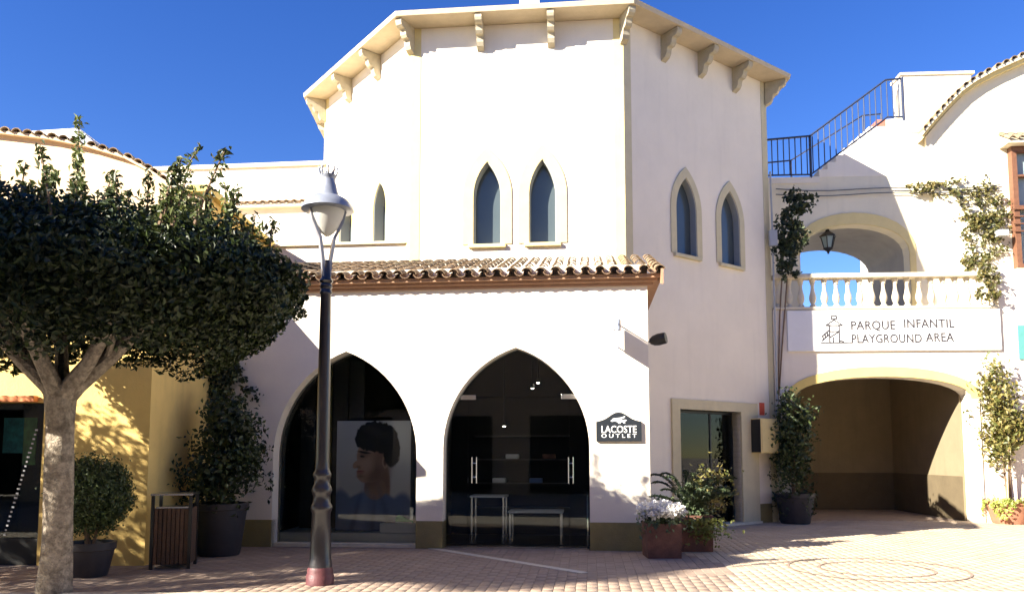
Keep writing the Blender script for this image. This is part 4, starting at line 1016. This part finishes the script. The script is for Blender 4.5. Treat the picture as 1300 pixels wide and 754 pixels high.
# iron railing of the stair
rail = thing('stair_railing', 'dark blue iron railing climbing the outside stair', 'railing', FUP.p(s0[0], 0, s0[1]), aB)
rv = .0
top = [FUP.uz(972, 178, rv), FUP.uz(1028, 173, rv), FUP.uz(1124, 102, rv), FUP.uz(1145, 100, rv)]
bot = [(top[0][0], s0[1]+.05), (top[1][0], s0[1]+.05), (top[2][0], s1[1]+.06), (top[3][0], s1[1]+.06)]
tr_ = MB(); tr_.tube([FUP.p(u, rv, z) for u, z in top], .028, 6); part('top_rail', tr_, 'iron_blue', rail)
tr_ = MB(); tr_.tube([FUP.p(u, rv, z) for u, z in bot], .022, 6); part('bottom_rail', tr_, 'iron_blue', rail)
def lerp_poly(P, u):
    for a, b in zip(P, P[1:]):
        if a[0] <= u <= b[0]: return a[1]+(b[1]-a[1])*(u-a[0])/(b[0]-a[0]+1e-9)
    return P[-1][1]
u = top[0][0]; 
while u < top[3][0]:
    zb_, zt2 = lerp_poly(bot, u), lerp_poly(top, u)
    m_ = MB(); m_.tube([FUP.p(u, rv, zb_), FUP.p(u, rv, zt2)], .014, 6); part('bar', m_, 'iron_blue', rail); u += .148
for (u, zz), (u2, z2_) in ((top[1], bot[1]), (top[3], bot[3])):
    m_ = MB(); m_.tube([FUP.p(u, rv, z2_-.1), FUP.p(u, rv, zz+.02)], .035, 8); part('post', m_, 'iron_blue', rail)
r2 = thing('inner_railing', 'second iron railing on the far side of the stair', 'railing', FUP.p(s0[0], -1.5, s0[1]), aB)
t2 = [FUP.uz(972, 207, -1.5), FUP.uz(1004, 204, -1.5), FUP.uz(1095, 147, -1.5), FUP.uz(1118, 145, -1.5)]
m_ = MB(); m_.tube([FUP.p(u, -1.5, z) for u, z in t2], .022, 6); part('top_rail', m_, 'iron_blue', r2)
for u, z in t2[1:]:
    m_ = MB(); m_.tube([FUP.p(u, -1.5, z-.9), FUP.p(u, -1.5, z)], .022, 6); part('post', m_, 'iron_blue', r2)
# lantern hanging in the arch
lu, lzz = FUP.uz(1051, 305, -.2)
ln = thing('hanging_lantern', 'black iron lantern hanging in the upper arch', 'lantern', FUP.p(lu, -.2, lzz))
c = FUP.p(lu, -.2, 0)
ztp_ = lerp_poly(sorted(BA[1:-1]), lu)
m_ = MB(); m_.tube([c+Vector((0, 0, lzz+.25)), c+Vector((0, 0, ztp_))], .015, 6); part('chain', m_, 'black_metal', ln)
m_ = MB(); m_.lathe([(.02, .30), (.05, .26), (.06, .22), (.15, .16), (.22, .10), (.22, .08)], c+Vector((0, 0, lzz)), 6); part('cap', m_, 'black_metal', ln)
m_ = MB(); m_.lathe([(.17, .08), (.10, -.22)], c+Vector((0, 0, lzz)), 6); part('glass_body', m_, 'far_glass', ln)
fr = MB()
for q in range(6):
    a = 2*math.pi*q/6; fr.tube([c+Vector((.18*math.cos(a), .18*math.sin(a), lzz+.08)), c+Vector((.105*math.cos(a), .105*math.sin(a), lzz-.22))], .014, 5)
fr.lathe([(.13, -.21), (.12, -.25), (.04, -.30), (.02, -.36)], c+Vector((0, 0, lzz)), 6); part('frame', fr, 'black_metal', ln)
# white house beyond
fh = at_depth(1092, 330, 34); m_ = MB(); m_.hexa([(fh.x, 34, 0), (fh.x+8, 34, 0), (fh.x+9, 38, 0), (fh.x+2.4, 38, 0)], [(fh.x, 34, at_depth(1092, 300, 34).z+1.5), (fh.x+8, 34, at_depth(1092, 300, 34).z+1.5), (fh.x+9, 38, at_depth(1092, 300, 34).z+1.5), (fh.x+2.4, 38, at_depth(1092, 300, 34).z+1.5)])
fhr = thing('far_house', 'plain white house seen through the upper arch', 'house', (fh.x+4, 34, 0)); part('wall', m_, 'stucco_back', fhr)
m_ = MB(); zq = at_depth(1092, 300, 34).z+1.5; m_.box((fh.x-.1, 33.9, zq+.002), (fh.x+8.1, 34.3, zq+.2)); part('parapet', m_, 'stone', fhr)
# teal sign and floodlight at the right
u, z = FBR.uz(1300, 435, .02); tag(part('teal_sign', MB().fbox(FBR, FBR.uz(1293, 435, .02)[0], FBR.uz(1330, 435, .02)[0], .002, .03, FBR.uz(1296, 456, .02)[1], FBR.uz(1296, 413, .02)[1]), 'teal_sign', None), 'teal sign plate on the wall right of the playground board', 'sign')
u, z = FUP.uz(1273, 297, .35)
fl = thing('floodlight', 'small grey floodlight among the ivy above the balustrade', 'floodlight', FUP.p(u, .12, z), aB)
part('housing', MB().fbox(FUP, u-.13, u+.13, .22, .42, z-.06, z+.10), 'grey_box', fl, bevel=.02); part('bracket', MB().fbox(FUP, u-.03, u+.03, .122, .22, z-.05, z+.05), 'grey_box', fl)
# wires along the wall
for q, (y0, y1) in enumerate(((240, 235), (247, 240))):
    pts = []
    for f in [i/12 for i in range(13)]:
        uu, zz = FUP.uz(985+(1270-985)*f, y0+(y1-y0)*f+3*math.sin(f*math.pi*3)*.6+3*math.sin(math.pi*f), .06 if f < .6 else .16); pts.append(FUP.p(uu, .06 if f < .6 else .16, zz))
    m_ = MB(); m_.tube(pts, .014, 5); tag(part('wall_cable', m_, 'cable'), 'thin dark %s cable running along the wall above the upper arch' % ('upper', 'lower')[q], 'cable')

# ============================================================ PLANTS
def climber(label, F, region, n, size, m, v=.10, stems=()):
    """region: list of (px,py,rx_px,ry_px,weight) blobs against a wall"""
    px, py, rx_, ry_, _ = region[0]; u, z = F.uz(px, py)
    t = thing('climbing_ivy', label, 'ivy', F.p(u, 0, z), F.a)
    tot = sum(r[4] for r in region); C = []
    for px, py, a, b, w_ in region:
        k = int(n*w_/tot); th = rng.uniform(0, 2*math.pi, k); rr = np.sqrt(rng.random(k))*rng.uniform(.6, 1.25, k)
        nc = max(5, k//12)
        ci = rng.integers(0, nc, k); th = rng.uniform(0, 2*math.pi, nc)[ci]+rng.normal(0, .16, k); rr = (np.sqrt(rng.random(nc))*rng.uniform(.7, 1.2, nc))[ci]+rng.normal(0, .12, k)
        for t_, r_ in zip(th, rr):
            u, z = F.uz(px+a*r_*math.cos(t_), py+b*r_*math.sin(t_), v); C.append(F.p(u, abs(rng.normal(v, .07)), z))
    C = np.array([tuple(c) for c in C]); N = np.tile(np.array(tuple(F.n)), (len(C), 1))
    leaves('foliage', C, N, size, m, t, .6)
    for s in stems:
        m_ = MB(); m_.tube([F.p(*[F.uz(x, y, .03)[i] if i != 1 else .03 for i in (0, 1)], F.uz(x, y, .03)[1]) for x, y in s], .018, 5); part('stem', m_, 'twig', t)
    return t
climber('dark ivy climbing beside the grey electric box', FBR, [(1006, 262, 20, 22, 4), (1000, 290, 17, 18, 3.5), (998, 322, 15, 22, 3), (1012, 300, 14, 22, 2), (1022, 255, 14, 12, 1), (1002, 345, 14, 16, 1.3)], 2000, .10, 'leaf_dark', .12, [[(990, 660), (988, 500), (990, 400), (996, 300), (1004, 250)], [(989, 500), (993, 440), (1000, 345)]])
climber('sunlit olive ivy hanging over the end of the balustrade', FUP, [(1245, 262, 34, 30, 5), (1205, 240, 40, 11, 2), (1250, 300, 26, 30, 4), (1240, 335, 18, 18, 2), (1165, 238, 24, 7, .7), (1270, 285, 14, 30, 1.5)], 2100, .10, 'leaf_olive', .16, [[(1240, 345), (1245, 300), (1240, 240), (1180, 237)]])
climber('ivy trailing down over the right balusters', FBR, [(1255, 350, 14, 22, 2), (1248, 370, 10, 16, 1), (1262, 365, 8, 20, 1)], 420, .09, 'leaf_olive', .14)
climber('wall ivy above the tall pot in the corner of the shop', FB, [(262, 500, 24, 30, 2), (275, 470, 34, 16, 2), (255, 540, 20, 40, 2), (300, 490, 26, 22, .7), (248, 470, 16, 20, 1)], 2300, .085, 'leaf_dark', .12, [[(268, 690), (262, 600), (270, 500), (280, 460)]])

def potted(label, px, py, pot, pr, ph, blobs, n, size, m, stake=None, name='potted_shrub', square=False, trail=None, y=None):
    b = ground(px, py) if y is None else at_depth(px, py, y); b.z = 0
    t = thing(name, label, 'plant', b); k = b.y/FPX
    m_ = MB()
    if square: m_.m = Matrix.Translation(b) @ Matrix.Rotation(aF+.1, 4, 'Z') @ Matrix.Rotation(math.pi/4, 4, 'Z'); q2 = 2**.5; m_.lathe([(pr*q2*.94, 0.0), (pr*q2, ph), (pr*q2*.90, ph), (pr*q2*.88, ph-.06)], n=4)
    else: m_.lathe([(pr*.72, 0), (pr*.76, .03), (pr*.97, ph-.10), (pr*1.03, ph-.09), (pr*1.05, ph), (pr*.93, ph), (pr*.92, ph-.07)], b, 20)
    part('pot', m_, pot, t, not square)
    m_ = MB(); m_.lathe([(pr*.9, ph-.09), (pr*.9, ph-.07)], b, 12); part('soil', m_, 'earth', t)
    C = []; N = []
    tot = sum(q[3]*q[4]*q[4] for q in blobs)
    for ox, oy, oz, a, h in blobs:
        kk = int(n*a*h*h/tot) if False else int(n*(a*h*h)/sum(q[3]*q[4]*q[4] for q in blobs))
        d = rng.normal(0, 1, (kk, 3)); d /= np.linalg.norm(d, axis=1)[:, None]; rr = (rng.random(kk)**.45)*rng.uniform(.8, 1.08, kk)
        nc = max(8, kk//16); cd_ = rng.normal(0, 1, (nc, 3)); cd_ /= np.linalg.norm(cd_, axis=1)[:, None]
        cc = cd_*(rng.random(nc)**.5*rng.uniform(.75, 1.22, nc) if size > .05 else rng.random(nc)**.25*rng.uniform(.94, 1.02, nc))[:, None]*np.array([a, a, h]); ix = rng.integers(0, nc, kk)
        C.append(np.array([b.x+ox, b.y+oy, oz])+cc[ix]+rng.normal(0, size*.95, (kk, 3))*np.array([1, 1, 1.25])); N.append(cd_[ix])
    C = np.concatenate(C); N = np.concatenate(N); leaves('foliage', C, N, size, m, t, .55)
    zt2 = max(q[2] for q in blobs)
    m_ = MB()
    for s in range(3):
        a = s*2.1; m_.tube([b+Vector((.04*math.cos(a), .04*math.sin(a), ph-.08)), b+Vector((.10*math.cos(a+.4), .10*math.sin(a+.4), (ph+zt2)/2)), b+Vector((.05*math.cos(a+1), .05*math.sin(a+1), zt2))], [.02, .016, .008], 6)
    part('stem', m_, 'twig', t)
    if stake:
        m_ = MB(); m_.tube([b+Vector((.10, -.1, ph-.05)), b+Vector((-.04, -.05, stake))], .014, 5); m_.tube([b+Vector((-.10, -.1, ph-.05)), b+Vector((.03, -.05, stake))], .014, 5); part('stake', m_, 'trim', t)
    if trail:
        kk = trail[0]; th = rng.uniform(0, 2*math.pi, kk); dz = -rng.random(kk)**1.3*trail[1]
        P = np.stack([b.x+np.cos(th)*pr*(1.08-.15*dz), b.y+np.sin(th)*pr*(1.08-.15*dz), ph+dz+.02+rng.normal(0, .03, kk)], 1); P[:, 2] = np.maximum(P[:, 2], .03)
        keep = (np.sin(th*5+1)*.5+.5)*trail[1] > -dz-.08
        P2 = P[keep]; leaves('trailing_foliage', P2, np.stack([np.cos(th), np.sin(th), th*0+.4], 1)[keep], size*.8, trail[2], t, .6)
    return t
# corner of shop and yellow building
potted('big dark potted shrub in the corner between shop and yellow wall', 278, 704, 'dark_pot', .40, .78, [(.0, 0, 1.25, .62, .55), (.12, 0, 1.75, .52, .55), (.0, .1, 2.15, .34, .45), (-.2, 0, .95, .5, .35), (.30, 0, 1.5, .35, .5)], 5200, .085, 'leaf_dark')
potted('round clipped ball shrub in a pot behind the ficus trunk', 112, 726, 'dark_pot', .30, .42, [(0, 0, 1.00, .46, .46)], 16000, .045, 'leaf_dark', y=10.05)
# by the passage
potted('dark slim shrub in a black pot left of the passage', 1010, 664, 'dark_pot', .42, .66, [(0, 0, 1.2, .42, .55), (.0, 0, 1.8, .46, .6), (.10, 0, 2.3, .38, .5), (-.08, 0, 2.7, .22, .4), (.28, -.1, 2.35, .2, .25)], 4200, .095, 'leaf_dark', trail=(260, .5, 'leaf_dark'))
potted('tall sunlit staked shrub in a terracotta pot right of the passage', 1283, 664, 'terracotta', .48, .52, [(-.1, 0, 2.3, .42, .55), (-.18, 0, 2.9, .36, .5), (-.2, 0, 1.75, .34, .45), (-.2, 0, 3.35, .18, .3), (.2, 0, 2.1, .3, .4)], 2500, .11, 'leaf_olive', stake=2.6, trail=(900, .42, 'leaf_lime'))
# two rusty boxes beside the shop
tf = potted('rusty square planter full of white flowers beside the shop corner', 840, 706, 'corten', .26, .50, [(0, 0, .50, .30, .07)], 900, .07, 'leaf_fern', name='flower_box', square=True)
fb_ = ground(840, 706); k = 520; th = rng.uniform(0, 2*math.pi, k); rr = np.sqrt(rng.random(k))*.34
P = np.stack([fb_.x+rr*np.cos(th), fb_.y+rr*np.sin(th), (.72+rng.normal(0, .04, k)-rr*.15)], 1)
P = np.repeat(P, 5, 0)+rng.normal(0, .022, (k*5, 3)); Nn = rng.normal(0, .5, (k*5, 3)); Nn[:, 2] = 1
leaves('petals', P, Nn, .062, 'petal', tf, .8)
tp = potted('rusty square planter with fern fronds and yellow trailing plant', 880, 700, 'corten', .27, .56, [(0, 0, .62, .3, .12)], 600, .07, 'leaf_fern', name='fern_planter', square=True, y=12.75)
b = tp.location
frn = MB(); CC = []; NN = []
for q in range(30):
    a = random.uniform(0, 2*math.pi); L = random.uniform(.45, .8); e = Vector((math.cos(a), math.sin(a), 0)); hgt = random.uniform(.25, .65)
    pts = [b+Vector((0, 0, .56))+e*L*f+Vector((0, 0, hgt*math.sin(f*1.9)*1.05)) for f in [i/6 for i in range(7)]]
    frn.tube(pts, [.008]*6+[.003], 4)
    for i in range(34):
        f = .15+.85*i/34; p = b+Vector((0, 0, .56))+e*L*f+Vector((0, 0, hgt*math.sin(f*1.9)*1.05)); s = Vector((-e.y, e.x, 0))
        for sg_ in (-1, 1): CC.append(p+s*sg_*.045*(1.2-f)); NN.append(Vector((0, 0, 1)))
part('frond_stem', frn, 'leaf_fern', tp)
leaves('fronds', np.array([tuple(c) for c in CC]), np.array([tuple(c) for c in NN]), .085, 'leaf_fern', tp, .35, tilt=.5)
k = 500; P = np.stack([b.x+rng.normal(.12, .17, k), b.y-.30+rng.normal(0, .05, k), .52-abs(rng.normal(0, .17, k))], 1)
P[:, 2] = np.maximum(P[:, 2], .04); leaves('trailing_foliage', P, np.tile([0, -1., .4], (k, 1)), .06, 'leaf_lime', tp, .6)
k = 520; P = np.stack([b.x+.35+rng.normal(0, .16, k), b.y+.15+rng.normal(0, .15, k), .95+rng.normal(0, .20, k)], 1)
leaves('upright_foliage', P, rng.normal(0, 1, (k, 3)), .075, 'leaf_olive', tp, .5)

# ============================================================ WASTE BIN
wb_ = ground(220, 719); kk = wb_.y/FPX
bn = thing('waste_bin', 'brown slatted waste bin with steel top beside the yellow wall', 'waste bin', wb_, R(12))
Mb = bn.matrix_basis; hw = .235; hgt = at_depth(220, 625, wb_.y).z
def lp(a, b_): m_ = MB(); m_.m = Mb; m_.box(a, b_); return m_
for sx in (-1, 1):
    for sy in (-1, 1):
        part('post', lp((sx*hw-.02, sy*hw-.02, 0), (sx*hw+.02, sy*hw+.02, hgt-.03)), 'black_metal', bn)
part('top', lp((-hw-.03, -hw-.03, hgt-.028), (hw+.03, hw+.03, hgt)), 'steel', bn, bevel=.006)
part('liner', lp((-hw+.045, -hw+.045, .05), (hw-.045, hw-.045, hgt-.20)), 'black_metal', bn)
part('rim', lp((-hw+.03, -hw+.03, hgt-.199), (hw-.03, hw-.03, hgt-.18)), 'steel', bn)
sm = MB(); sm.box((-.022, -.01, 0), (.022, .01, hgt-.26)); sme = mesh_of('slat', sm, 'wood_slat')
for side in range(4):
    for q in range(8):
        t = -hw+.045+q*(2*hw-.09)/7
        M = Mb @ Matrix.Rotation(side*math.pi/2, 4, 'Z') @ Matrix.Translation((t, -hw+.005, .06)); piece('slat', sme, M, bn)

# ============================================================ BUILDINGS BEHIND THE CAMERA (seen only in reflections)
ob = thing('opposite_building', 'ochre shop row across the square facing the tower', 'building', (0, -3.6, 0))
m_ = MB(); FO = Frame((0, -3.6), math.pi)
holes = [[(x, .05), (x+2.6, .05), (x+2.6, 3.0), (x, 3.0)] for x in range(-28, 28, 4)]
outl = [(-32, 0), (32, 0), (32, 10.5), (-32, 10.5)]
m_.wall(FO, outl, holes, -.4, 0); part('wall', m_, 'peach_wall', ob)
m_ = MB(); m_.box((-32, -8.4, 0), (32, -8.2, 10.4)); m_.box((-32, -8.2, 3.2), (32, -4.02, 3.4)); part('interior', m_, 'darkroom', ob)
m_ = MB(); m_.hexa([(-33, -3.2, 10.51), (33, -3.2, 10.51), (33, -12, 10.51), (-33, -12, 10.51)], [(-33, -3.2, 10.6), (33, -3.2, 10.6), (33, -8, 11.4), (-33, -8, 11.4)]); part('roof', m_, 'rooftile_old', ob)
